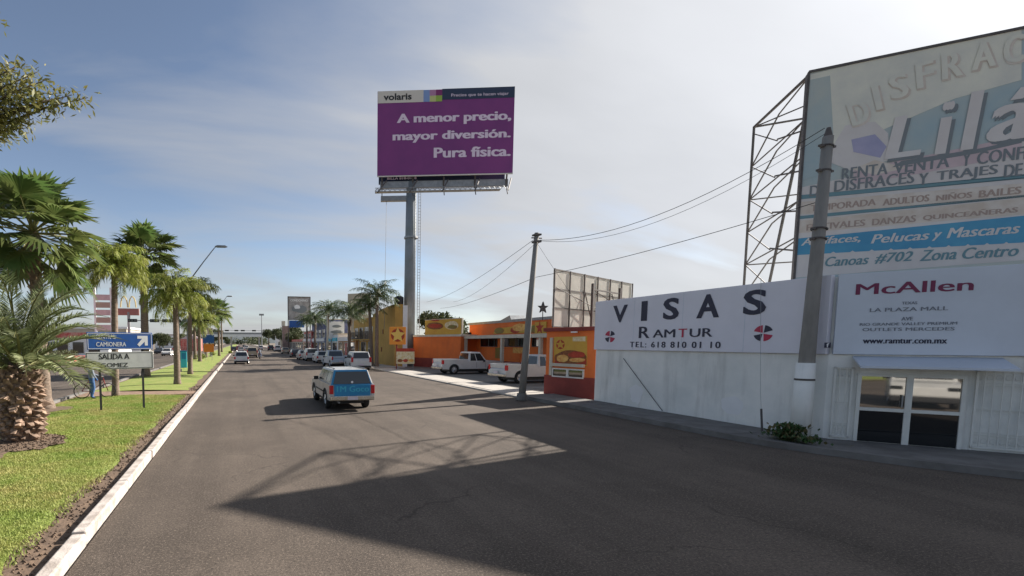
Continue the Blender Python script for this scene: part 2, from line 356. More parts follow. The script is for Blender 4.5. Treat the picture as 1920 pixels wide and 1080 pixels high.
# ================================================================== SETTING
g = struct(MB().add([(-2500,-400,-.05),(2500,-400,-.05),(2500,3500,-.05),(-2500,3500,-.05)], [(0,1,2,3)]).build('ground', M['ground']))
# right carriageway (with the side street mouth on the right)
def sheet(name, poly, z, m): return MB().add([(x, y, z) for x, y in poly], [tuple(range(len(poly)))]).build(name, m)
struct(sheet('road', [(-1.95,-60),(60,-60),(60,-2),(24,1.2),(16.5,3.6),(14.5,5.9),(13.2,8.2),(12.75,10),(12.75,620),(-1.95,620)], 0, M['road']))
struct(sheet('left_road', [(-19.5,-60),(-7.9,-60),(-7.9,620),(-19.5,620)], 0, M['road']))
med = struct(sheet('median', [(-7.7,-60),(-2.15,-60),(-2.15,620),(-7.7,620)], .02, M['dirt']))
# lawn sheets between soil strips: irregular edge towards the kerb
def lawn(y0, y1, name):
    r_ = random.Random(int(y0)); ys = []; y = y0
    while y < y1: ys.append(y); y += .35 if y < 30 else 1.5
    ys.append(y1)
    rt = [(-2.74 + r_.uniform(-.12, .1) + .08*math.sin(v*1.3), v) for v in ys]; lf = [(-7.55+r_.uniform(-.05, .05), v) for v in ys]
    vs = [(x, v, .035) for x, v in rt] + [(x, v, .035) for x, v in lf]; n = len(ys)
    # a gently domed strip
    md = [(-5.0, v, .10) for x, v in rt]; vs += md
    fs = [(i, i+1, 2*n+i+1, 2*n+i) for i in range(n-1)] + [(2*n+i, 2*n+i+1, n+i+1, n+i) for i in range(n-1)]
    return struct(MB().add(vs, fs).build(name, M['lawn'], smooth=True))
lawn(-40, 24.6, 'lawn'); lawn(27.0, 600, 'lawn')
# soil hollow round the date palm and bare track across the median
def blob(name, cx, cy, rx, ry, z, m, seed=1): return struct(MB().add([(cx+math.cos(6.2832*i/30)*rx*random.Random(seed*99+i).uniform(.8, 1.1), cy+math.sin(6.2832*i/30)*ry*random.Random(seed*77+i).uniform(.8, 1.1), z) for i in range(30)], [tuple(range(30))]).build(name, m))
blob('soil_patch', -5.25, 13.2, .95, 1.15, .125, M['dirt'], 1); blob('soil_patch', -5.6, 11.3, .55, 1.5, .122, M['dirt'], 5)
blob('soil_patch', -7.0, 20.1, .8, .8, .085, M['dirt'], 2)
blob('soil_patch', -7.2, 9.2, 1.1, 1.6, .07, M['dirt'], 3)
struct(sheet('path', [(-7.65,24.5),(-2.2,25.0),(-2.2,26.4),(-7.65,27.1)], .045, M['path']))
# painted kerb stones along the median
kerb = struct(MB().box(-2.17, -1.99, 92, 600, -.03, .15).build('median_kerb', M['kerbw']))
kmesh = bx(-.09, .09, -1.19, 1.19, -.1, .15); km = kmesh.build('kerb_stone', M['kerbw'], kerb, bevel=.025).data
first = bpy.data.objects['kerb_stone']; first.location = (-2.08, -4.2, 0)
for i in range(1, 40):
    o = first.copy(); col.objects.link(o); o.location = (-2.08+rnd.uniform(-.014, .014), -4.2+i*2.41, rnd.uniform(-.012, .008)); o.rotation_euler = (0, 0, rnd.uniform(-.006, .006))
lk = struct(MB().box(-7.88, -7.7, -60, 600, -.03, .13).build('left_kerb', M['concd']))
struct(MB().box(-19.7, -19.5, -60, 600, -.03, .14).build('far_kerb', M['conc']))
struct(MB().box(-24, -19.7, -60, 600, -.03, .13).build('far_pavement', M['conc']))
# right pavement: kerb + slabs
def strip(name, line, wx, z0, z1, m):
    vs = []; n = len(line)
    for (x, y), (dx, dy) in zip(line, wx): vs += [(x, y, z0), (x, y, z1), (x+dx, y+dy, z1), (x+dx, y+dy, z0)]
    fs = []
    for i in range(n-1):
        for j in range(4): a = 4*i+j; b = 4*i+(j+1) % 4; fs.append((a, b, b+4, a+4))
    fs += [(0,1,2,3), (4*n-1, 4*n-2, 4*n-3, 4*n-4)]
    return MB().add(vs, fs).build(name, m)
kl = [(24,1.2),(16.5,3.6),(15.4,4.7),(14.5,5.9),(13.75,7),(13.2,8.2),(12.86,9.2),(12.75,10.2),(12.75,14),(12.75,20.3)]
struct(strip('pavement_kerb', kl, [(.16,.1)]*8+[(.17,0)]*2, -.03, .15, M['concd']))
struct(MB().box(12.75, 12.92, 20.3, 46, -.03, .07).build('low_kerb', M['conc']))
struct(MB().box(12.75, 12.92, 46, 600, -.03, .15).build('pavement_kerb', M['conc']))
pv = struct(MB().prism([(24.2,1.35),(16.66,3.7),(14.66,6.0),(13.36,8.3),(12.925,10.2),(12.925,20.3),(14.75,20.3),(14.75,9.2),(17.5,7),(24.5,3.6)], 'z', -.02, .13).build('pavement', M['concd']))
pv2 = struct(MB().prism([(12.925,46),(16.2,46),(16.2,600),(12.925,600)], 'z', -.02, .14).build('pavement', M['conc']))
lot = struct(MB().prism([(14.9,18.2),(30,18.2),(30,60),(16.2,60),(16.2,46),(14.9,46)], 'z', -.02, .065).build('forecourt', M['lot']))
# concrete slabs in front of the forecourt and along the wall
sl_m = bx(-.97, .97, -1.23, 1.23, -.05, .0); s0 = sl_m.build('paving_slab', M['conc'], lot, bevel=.012); s0.location = (13.93, 21.6, .085)
for i in range(1, 10):
    o = s0.copy(); col.objects.link(o); o.location = (13.93, 21.6+i*2.49, .085+rnd.uniform(-.008, .008)); o.rotation_euler = (rnd.uniform(-.003, .003), rnd.uniform(-.004, .004), 0)
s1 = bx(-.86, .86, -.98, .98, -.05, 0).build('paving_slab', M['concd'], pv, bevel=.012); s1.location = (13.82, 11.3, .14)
for i in range(1, 5):
    o = s1.copy(); col.objects.link(o); o.location = (13.82, 11.3+i*1.99, .14+rnd.uniform(-.006, .006)); o.rotation_euler = (rnd.uniform(-.004, .004), rnd.uniform(-.004, .004), 0)
# the lawn blades near the camera
def blades():
    r_ = random.Random(3); v = []; f = []
    def add(x, y, h):
        a = r_.uniform(0, 6.28); w_ = .006+.0006*y; dx, dy = math.cos(a)*w_, math.sin(a)*w_; z = .035 + max(0, 1-abs(x+5)/2.5)*.065
        n = len(v); v.extend([(x-dx, y-dy, z-.01), (x+dx, y+dy, z-.01), (x+r_.uniform(-.03, .03), y+r_.uniform(-.03, .03), z+h)]); f.append((n, n+1, n+2))
    cnt = 0
    while cnt < 130000:
        y = 4.5+20*r_.random()**1.5; x = r_.uniform(-7.5, -2.5)
        if x < -.45*y-.6: continue
        if ((x+5.25)/.9)**2+((y-13.2)/1.05)**2 < 1.0 or ((x+5.6)/.5)**2+((y-11.3)/1.4)**2 < 1 or ((x+7.2)/1.1)**2+((y-9.2)/1.6)**2 < 1: continue
        if x > -2.95 and r_.random() < (x+2.95)/.5+.2: continue
        add(x, y, r_.uniform(.015, .04)); cnt += 1
    return MB().add(v, f)
b_ = blades(); me = bpy.data.meshes.new('grass'); me.from_pydata(b_.v, [], b_.f); me.materials.append(M['blade'])
o = bpy.data.objects.new('grass', me); col.objects.link(o); tag(o, 'short bright green lawn grass growing on the median', 'grass', kind='stuff')
# clods and dry tufts on the soil strip beside the kerb
def clods():
    mb = MB(); r_ = random.Random(5)
    for i in range(2600):
        y = 4+26*r_.random()**1.6; x = r_.uniform(-2.75, -2.2)
        if i % 4 == 0: a = r_.uniform(0, 6.28); q = 1.5*math.sqrt(r_.random()); x, y = -5.25+math.cos(a)*q*.6, 13.2+math.sin(a)*q*.75
        z = .02 if x > -2.8 else .125; s = r_.uniform(.008, .03)
        mb.add([(x-s, y, z), (x+s, y-s*.6, z), (x+s*.3, y+s, z), (x+r_.uniform(-s, s)*.4, y, z+s*1.1)], [(0,1,3), (1,2,3), (2,0,3)])
    return mb
tag(clods().build('soil_clods', M['dirt']), 'loose brown clods scattered on the bare soil beside the kerb', 'soil', kind='stuff')

# ================================================================== PALMS
def frond_mesh(kind, e, L, seed):
    r_ = random.Random(seed); v = []; f = []; fm = []
    def quad(a, b, c, d=None, mi=0):
        n = len(v)
        if d is None: v.extend([a, b, c]); f.append((n, n+1, n+2))
        else: v.extend([a, b, c, d]); f.append((n, n+1, n+2, n+3))
        fm.append(mi)
    K = 14; ang = R(e); pts = []; p = Vector((0, 0, 0)); side = r_.uniform(-.12, .12)
    droop = {'phoenix': R(74), 'queen': R(120), 'fan': R(22), 'street': R(95)}[kind]*r_.uniform(.8, 1.2)
    if e < 10: droop *= .55
    tans = []
    for i in range(K+1):
        t = i/K; a = ang - droop*t**1.4; T = Vector((math.cos(a), side*t, math.sin(a))).normalized(); pts.append(p.copy()); tans.append(T); p = p + T*(L/K)
    Y = Vector((0, 1, 0))
    rr = L*.013
    if kind == 'fan':
        n = 8
        for i in range(n):
            w0, w1 = rr*1.3*(1-.4*i/n), rr*1.3*(1-.4*(i+1)/n); a, b = pts[i], pts[i+1]
            quad(tuple(a-Y*w0), tuple(a+Y*w0), tuple(b+Y*w1), tuple(b-Y*w1), 1)
            up = tans[i].cross(Y)*-1
            quad(tuple(a-up*w0), tuple(a+up*w0), tuple(b+up*w1), tuple(b-up*w1), 1)
        hub = pts[n]; T = tans[n]; Nn = Y.cross(T)*-1; Rb = L*.56; nb = 30
        for j in range(nb):
            th = R(-128+256*j/(nb-1)); le = Rb*(1-.22*abs(math.sin(th/2)))*r_.uniform(.9, 1.06)
            d = T*math.cos(th)+Y*math.sin(th); fold = abs(math.sin(th))*.42
            d = (d + Nn*fold*.5).normalized(); sd = d.cross(Nn).normalized()
            wmid = le*.062
            m_ = hub+d*le*.55; m_.z -= le*.02
            tip = hub+d*le; tip.z -= le*r_.uniform(.1, .34)
            quad(tuple(hub), tuple(m_-sd*wmid), tuple(tip), tuple(m_+sd*wmid+Nn*wmid*.5))
    else:
        for i in range(K):
            w0, w1 = rr*(1-.85*i/K), rr*(1-.85*(i+1)/K); a, b = pts[i], pts[i+1]; up = Y.cross(tans[i])*-1
            quad(tuple(a-Y*w0), tuple(a+Y*w0), tuple(b+Y*w1), tuple(b-Y*w1), 1)
            quad(tuple(a-up*w0), tuple(a+up*w0), tuple(b+up*w1), tuple(b-up*w1), 1)
        npair = {'phoenix': 60, 'queen': 56, 'street': 40}[kind]
        for j in range(npair):
            t = .1+.9*(j+.5)/npair; x = t*K; i = min(K-1, int(x)); q = x-i; P0 = pts[i].lerp(pts[i+1], q); T = tans[i]; Nn = (Y.cross(T)*-1).normalized()
            env = math.sin(math.pi*min(1, .12+t*.93))**.55
            for sgn in (-1, 1):
                if kind == 'phoenix':
                    le = L*.155*env*r_.uniform(.85, 1.1); d = (T*.75+Y*sgn*.75+Nn*r_.uniform(.05, .55)).normalized(); gr = .1; wd = .1
                else:
                    le = L*(.24 if kind == 'queen' else .2)*env*r_.uniform(.8, 1.15); d = (T*.55+Y*sgn*.8+Nn*r_.uniform(-.5, .6)).normalized(); gr = r_.uniform(.3, .75); wd = .105
                sd = d.cross(Vector((0, 0, 1)));
                if sd.length < .1: sd = Vector((1, 0, 0))
                sd.normalize(); sd = (sd + Vector((r_.uniform(-.4,.4), r_.uniform(-.4,.4), r_.uniform(-.8,.8)))).normalized()
                m_ = P0+d*le*.5; m_.z -= gr*le*.2; tip = P0+d*le*(1-gr*.3); tip.z -= gr*le
                quad(tuple(P0), tuple(m_-sd*le*wd*.5), tuple(tip), tuple(m_+sd*le*wd*.5))
    return v, f, fm
FM = {}
ELEV = {'phoenix': [80, 66, 52, 38, 22, 6, -12], 'queen': [82, 68, 54, 40, 22, 2, -20], 'fan': [78, 60, 42, 24, 6, -16, -42], 'street': [75, 58, 42, 28, 12, -8]}
def fronds(kind, leafm):
    key = (kind, leafm.name)
    if key in FM: return FM[key]
    out = []
    for e in ELEV[kind]:
        row = []
        for s in range(3):
            v, f, fm = frond_mesh(kind, e+(s-1)*3, 1.0, hash((e, s)) % 1000+s)
            me = bpy.data.meshes.new('frond'); me.from_pydata(v, [], f); me.materials.append(leafm); me.materials.append(M['pet']); me.polygons.foreach_set('material_index', fm); me.update(); row.append(me)
        out.append(row)
    FM[key] = out; return out
def palm(name, kind, base, h, L, nf, leafm, label, r0=.2, r1=.14, lean=(0, 0), group=None, trunkm=None, emin=0, seed=1, weight=None, boots=0, flare=1.25):
    r_ = random.Random(seed*13+5)
    t = empty(name, (base[0], base[1], base[2] if len(base) > 2 else .03), 0, label, 'palm tree', group)
    pts = []; rads = []; K = 26
    for i in range(K+1):
        q = i/K; pts.append((lean[0]*q**1.4, lean[1]*q**1.4, h*q-.05)); rr = r0+(r1-r0)*q
        if q < .08: rr *= 1+(flare-1)*(1-q/.08)
        rads.append(rr*(1+(.035 if i % 2 else -.02)+r_.uniform(-.02, .02)))
    MB().tube(pts, rads, 12).build('trunk', trunkm or M['trunk'], t, smooth=True)
    fr = fronds(kind, leafm); ne = len(fr); ga = 2.39996; top = Vector((lean[0], lean[1], h-.05)); a0 = r_.uniform(0, 6.28)
    for i in range(nf):
        q = (i+.5)/nf; k = min(ne-1-emin, int(q**.9*(ne-emin))); me = fr[k][i % 3]
        s = L*r_.uniform(.86, 1.1)*(.75 if k == 0 else 1)
        inst('frond', me, t, top+Vector((0, 0, .28*r1*10*(1-q)*.3)), (0, r_.uniform(-.1, .1), a0+i*ga+r_.uniform(-.2, .2)), (s, s, s))
    if boots:
        bm_ = MB().add([(0, -.045, 0), (0, .045, 0), (.1, .03, .16), (.1, -.03, .16), (.13, 0, .13), (-.02, 0, .1)], [(0,1,2,3), (0,3,4), (1,4,2), (2,4,3), (0,4,1)])
        bo = bm_.build('leaf_base', M['boot'], t); bo.location = top
        for i in range(boots):
            q = 1-i/boots*.32; a = i*ga; rr = r0+(r1-r0)*q; o = bo.copy(); col.objects.link(o)
            o.location = (lean[0]*q**1.4+math.cos(a)*rr*.9, lean[1]*q**1.4+math.sin(a)*rr*.9, h*q-.2); o.rotation_euler = (0, r_.uniform(-.2, .2), a)
    return t
# the squat date palm in front
def date_palm():
    b = (-5.5, 13.7, .1); t = empty('date_palm', b, 0, 'squat date palm with a fat pineapple-like trunk and arching fronds at the left edge', 'palm tree')
    prof = [(0, .37), (.12, .43), (.4, .47), (.8, .50), (1.2, .51), (1.55, .46), (1.85, .36), (2.1, .2)]
    MB().tube([(0, 0, z-.06) for z, r in prof], [r*.93 for z, r in prof], 18).build('trunk', M['boot'], t, smooth=True)
    # stubs of cut leaves in spirals
    st = MB().add([(-.02,-.085,-.06),(-.02,.085,-.06),(.055,.06,.075),(.055,-.06,.075),(.12,.035,.03),(.12,-.035,.03),(-.02,.06,.11),(-.02,-.06,.11)],
                  [(0,1,4,5),(5,4,2,3),(3,2,6,7),(0,5,3),(1,2,4),(0,3,7),(1,6,2)])
    s = st.build('leaf_base', M['boot'], t); r_ = random.Random(4)
    def rad(z):
        for (z0, r0), (z1, r1) in zip(prof, prof[1:]):
            if z <= z1: return r0+(r1-r0)*(z-z0)/(z1-z0)
        return .3
    for i in range(270):
        z = .04+1.8*i/270; a = i*2.39996; rr = rad(z); o = s if i == 0 else s.copy()
        if i: col.objects.link(o)
        a += r_.uniform(-.12, .12); rr += r_.uniform(-.03, .02); o.location = (math.cos(a)*(rr-.03), math.sin(a)*(rr-.03), z+r_.uniform(-.03, .03)); sc = r_.uniform(.7, 1.3)*(1 if z < 1.3 else 1.15); o.scale = (sc*r_.uniform(.8, 1.5), sc, sc); o.rotation_euler = (0, r_.uniform(-.25, .25)-(.5 if z > 1.4 else 0), a+r_.uniform(-.1, .1))
    fr = fronds('phoenix', M['ph']); ne = len(fr)
    for i in range(54):
        q = (i+.5)/54; k = min(ne-2, int(q**1.25*(ne-1))); L = 2.75*r_.uniform(.85, 1.1); a = i*2.39996
        inst('frond', fr[k][i % 3], t, (math.cos(a)*.14, math.sin(a)*.14, 2.02-.2*q), (0, 0, a+r_.uniform(-.2, .2)), (L, L, L))
date_palm()
palm('fan_palm', 'fan', (-7.35, 20.3), 6.6, 2.55, 34, M['wa'], 'tall dark green fan palm behind the squat date palm, its crown against the sky', .27, .19, (-.1, 0), trunkm=M['trunk'], seed=2, boots=60, flare=1.6)
palm('queen_palm', 'queen', (-5.8, 24.5), 6.1, 2.1, 44, M['qu'], 'bright green feathery palm rising behind the blue road sign', .17, .13, (.15, 0), seed=3, emin=0)
palm('fan_palm', 'fan', (-6.95, 38.4), 8.8, 2.8, 40, M['wa'], 'tall fan palm with thick rough trunk behind the right end of the blue sign', .3, .24, (.1, 0), seed=4, boots=60)
palm('queen_palm', 'queen', (-3.78, 30.8), 5.5, 2.45, 42, M['qu'], 'drooping yellow-green palm, nearer of the two slim ones right of the road signs', .2, .14, (0, 0), seed=5)
palm('queen_palm', 'queen', (-3.93, 40.2), 6.3, 2.8, 40, M['qu'], 'drooping yellow-green palm standing just in front of the street lamp mast', .2, .14, (.1, 0), seed=6)
farp = [(-5.2, 66, 5.4, 'qu', 'queen', 'small palm left of the blue and orange median sign'), (-3.86, 93.4, 8.2, 'wa', 'fan', 'fan palm on the median beyond the blue and orange sign, nearest the road'),
        (-5.6, 84, 7.6, 'wa', 'fan', 'fan palm on the far median directly behind the blue and orange sign'), (-6.6, 75, 7.0, 'wa', 'fan', 'far median fan palm on the left carriageway side'), (-4.6, 128, 9.5, 'qu', 'queen', 'farthest feathery palm of the median row')]
for i, (x, y, h, mk, kd, lb) in enumerate(farp): palm('median_palm', kd, (x, y), h, 3.1, 26, M[mk], lb, .25, .18, seed=20+i, group='palms along the far median')
# street palms in front of the yellow building
sp = [((706, 690), 13.6, 7.2, 3.0, 'palm nearest the yellow building, the right one of a close pair of slim trunks'), ((697, 688), 13.5, 6.2, 2.3, 'slim palm in the pair by the yellow building, the lower left one'),
      ((655, 682), 13.4, 6.2, 2.9, 'palm with hanging dead leaves in front of the shop with the red door'), ((613, 676), 13.4, 7.4, 3.6, 'tall palm with wide crown beside the pale concrete post'), ((590, 672), 13.5, 6.8, 3.2, 'dark palm in front of the blue shopfront'), ((575, 668), 13.3, 6.8, 3.0, 'farthest palm on the right pavement before the grey billboard')]
for i, ((px, py), X, h, L, lb) in enumerate(sp):
    p = gx(px, py, X); p.z = .14; 
    palm('pavement_palm', 'street', (p.x, p.y, .13), h, L, 34, M['qud'], lb, .22, .15, (rnd.uniform(-.3, .3), 0), seed=40+i, group='palms along the right pavement')

def skirt(px_name, n, L, seed):
    r_ = random.Random(seed)
    for t in [o_ for o_ in col.objects if o_.name in px_name]:
        fr = fronds('street', M['deadleaf']); top = max((c.location for c in t.children if c.name.startswith('frond')), key=lambda v: v.z).copy()
        for i in range(n):
            inst('dead_frond', fr[-1][i % 3], t, top+Vector((0, 0, -.25)), (0, R(62)+r_.uniform(-.12, .12), i*2.4), (L, L, L))
M['deadleaf'] = mat('dead_palm_leaf', (.2, .135, .08), .9, c2=(.12, .08, .05), vscale=3)
skirt(('pavement_palm.002',), 22, 1.7, 1); skirt(('pavement_palm',), 14, 1.3, 2); skirt(('fan_palm.001',), 12, 1.2, 3)
# ================================================================== BROAD TREES
def leaf_cloud(centers, n, size, seed, elong=1.0):
    r_ = random.Random(seed); mb = MB(); per = n//len(centers)
    for (c, rad) in centers:
        for i in range(per):
            d = Vector((r_.gauss(0, 1), r_.gauss(0, 1), r_.gauss(0, 1))).normalized()*rad*(.35+.65*r_.random()**.5); p = Vector(c)+Vector((d.x, d.y, d.z*.75))
            a = Vector((r_.gauss(0, 1), r_.gauss(0, 1), r_.gauss(0, .7))).normalized(); b = a.cross(Vector((r_.gauss(0, 1), r_.gauss(0, 1), r_.gauss(0, 1)))).normalized(); s = size*r_.uniform(.6, 1.3)
            mb.add([p-a*s*elong, p-b*s*.45, p+a*s*elong, p+b*s*.45], [(0,1,2,3)])
    return mb
def side_tree():
    t = empty('roadside_tree', (-5.6, 8.3, .05), 0, 'olive green tree reaching in from the upper left corner with narrow leaves', 'tree')
    MB().tube([(0,0,-.1), (.1,0,1.5), (.25,.05,3), (.4,0,4.3)], [.24, .19, .16, .11], 10).build('trunk', M['bark'], t, smooth=True)
    r_ = random.Random(12); tips = []
    def gl(px, py, Y): p = gy(px, py, Y); return Vector((p.x+5.6, p.y-8.3, p.z-.05))
    ends = [(165, 183, 8.2), (100, 185, 8.0), (85, 150, 7.8), (38, 120, 8.1), (10, 128, 8.3), (0, 160, 8), (45, 222, 8.2), (15, 232, 8.0), (0, 250, 8.2), (60, 200, 8), (-30, 150, 8), (-60, 90, 8.4), (-12, 25, 8.1), (-50, 200, 8), (-90, 40, 8), (-100, 140, 9), (135, 178, 8.1), (70, 135, 8.0), (58, 175, 8.1), (30, 200, 7.9), (18, 145, 8.2), (48, 240, 8.1), (25, 165, 8.1), (-20, 210, 7.8)]
    lm = MB(); br = MB()
    for px, py, Y in ends:
        e = gl(px, py, Y); s = Vector((.4, 0, 4.2)); mid = s.lerp(e, .5)+Vector((0, 0, .35)); q = s.lerp(e, .8)+Vector((0, 0, .2))
        br.tube([s, mid, q, e], [.05, .03, .016, .005], 5)
        for k in range(190):
            u = r_.random(); base = (mid.lerp(q, u*2-.0) if u < .4 else q.lerp(e, (u-.4)/.6)) + Vector((r_.gauss(0, .085), r_.gauss(0, .1), r_.gauss(0, .085)))
            d = Vector((r_.gauss(.2, .7), r_.gauss(0, .7), r_.gauss(-.3, .6))).normalized(); sd = d.cross(Vector((r_.gauss(0, 1), r_.gauss(0, 1), 1))).normalized(); l = r_.uniform(.07, .15)
            lm.add([base, base+d*l*.5-sd*l*.14, base+d*l, base+d*l*.5+sd*l*.14], [(0,1,2,3)])
    br.build('branches', M['bark'], t, smooth=True); o = lm.build('leaves', M['leaf'], t); o['kind'] = 'stuff'
side_tree()
def tree_proto(seed, h, r, m):
    t = empty('far_tree', (0, 0, 0)); r_ = random.Random(seed)
    MB().tube([(0,0,-.1), (.05,0,h*.3), (0,.1,h*.55)], [r*.09, r*.07, r*.03], 7).build('trunk', M['bark'], t, smooth=True)
    cs = [((r_.uniform(-.55, .55)*r, r_.uniform(-.55, .55)*r, h*(.45+.45*r_.random())), r*r_.uniform(.32, .55)) for i in range(9)]
    o = leaf_cloud(cs, 2600, r*.075, seed).build('crown', m, t); o['kind'] = 'stuff'
    return t
tps = [tree_proto(i, 7.5, 4.0, M['leafd']) for i in range(3)]
tl = [(-25, 118, 0.62, 'round tree beyond the left carriageway under the traffic signals'), (-19.5, 132, 0.65, 'dark tree behind the parked cars on the left'), (-23, 150, 0.74, 'tree between the two slim palm trunks, far left side'),
      (-21, 180, 0.74, 'far left roadside tree near the overhead signals'), (-20.5, 215, 0.81, 'distant tree left of the far footbridge'), (-21, 260, 1.4, 'distant tree directly left of the road end'),
      (20, 178, 1.15, 'dark round tree left of the pinkish stone pillar'), (17.5, 200, 1.0, 'orange-lit distant tree by the right pavement'), (20, 235, 1.2, 'distant tree right of the tall mast'),
      (27, 62, .8, 'leafy treetop showing above the left end of the orange restaurant'), (29.5, 68, .95, 'green treetop behind the food banner on the restaurant roof'), (24, 290, 1.6, 'farthest tree on the right side of the avenue'),
      (16.5, 150, .75, 'small tree immediately left of the pinkish pillar'), (18, 165, .9, 'bushy tree behind the pinkish pillar'), (-10.5, 300, 1.1, 'distant tree on the left beside the footbridge pier'), (19, 330, 1.5, 'distant tree beyond the footbridge on the right'), (-17, 340, 1.5, 'distant tree beyond the footbridge on the left'), (-27, 100, .5, 'leafy tree behind the low building with the red band')]
for i, (x, y, s, lb) in enumerate(tl):
    o = tps[i] if i < 3 else copy_tree(tps[i % 3]); o.location = (x, y, 0); o.scale = (s, s, s); o.rotation_euler = (0, 0, i*1.3); tag(o, lb, 'tree', 'distant roadside trees')
def wood():
    r_ = random.Random(9); cs = []
    for i in range(150):
        x = r_.uniform(-330, 420); y = r_.uniform(430, 620)
        if -18 < x < 14: y = 640
        cs.append(((x, y, r_.uniform(1, 6)), r_.uniform(5, 11)))
    return leaf_cloud(cs, 30000, 1.1, 4)
tag(wood().build('distant_wood', M['leafd']), 'low dark line of distant trees along the horizon', 'trees', kind='stuff')
# low hill
hv = []; hf = []
for i in range(61):
    x = -1500+50*i; z = 8+16*math.exp(-((x-40)/160)**2)+10*math.exp(-((x+600)/300)**2)+3*math.sin(i*1.7); hv += [(x, 1500, -1), (x, 1560, z), (x, 1700, z*.8)]
for i in range(60): a = 3*i; hf += [(a, a+3, a+4, a+1), (a+1, a+4, a+5, a+2)]
struct(MB().add(hv, hf).build('hills', mat('far_hill', (.1, .12, .13), .95, var=.3, vscale=.02), smooth=True))

# ================================================================== VEHICLES
def wheel(parent, x, y, r, wd, out):
    wm = MB(); prof = [(r*.62, -wd/2), (r*.93, -wd/2), (r, -wd*.36), (r, wd*.36), (r*.93, wd/2), (r*.62, wd/2)]; n = 20; vs = []; fs = []
    for i in range(n):
        a = 6.2832*i/n
        for (q, t) in prof: vs.append((x+t, y+q*math.cos(a), r+q*math.sin(a)))
    for i in range(n):
        for j in range(5): A = i*6+j; B = ((i+1) % n)*6+j; fs.append((A, B, B+1, A+1))
    ty = MB().add(vs, fs).build('wheel', M['tyre'], parent, smooth=True)
    rm = MB(); xo = x+out*wd*.36; rm.tube([(x-out*wd*.3, y, r), (xo, y, r)], r*.62, 16)
    for k in range(5):
        a = 6.2832*k/5+.3; rm.tube([(xo+out*.012, y, r), (xo+out*.012, y+math.cos(a)*r*.56, r+math.sin(a)*r*.56)], [.05, .035], 4)
    rm.tube([(xo, y, r), (xo+out*.035, y, r)], r*.14, 8); rm.build('rim', M['rim'], ty)
def arch(y0, r, zb, n=7):
    return [(y0+r*math.cos(math.pi*(1-i/n)), max(zb, .30+r*math.sin(math.pi*i/n))) for i in range(n+1)]
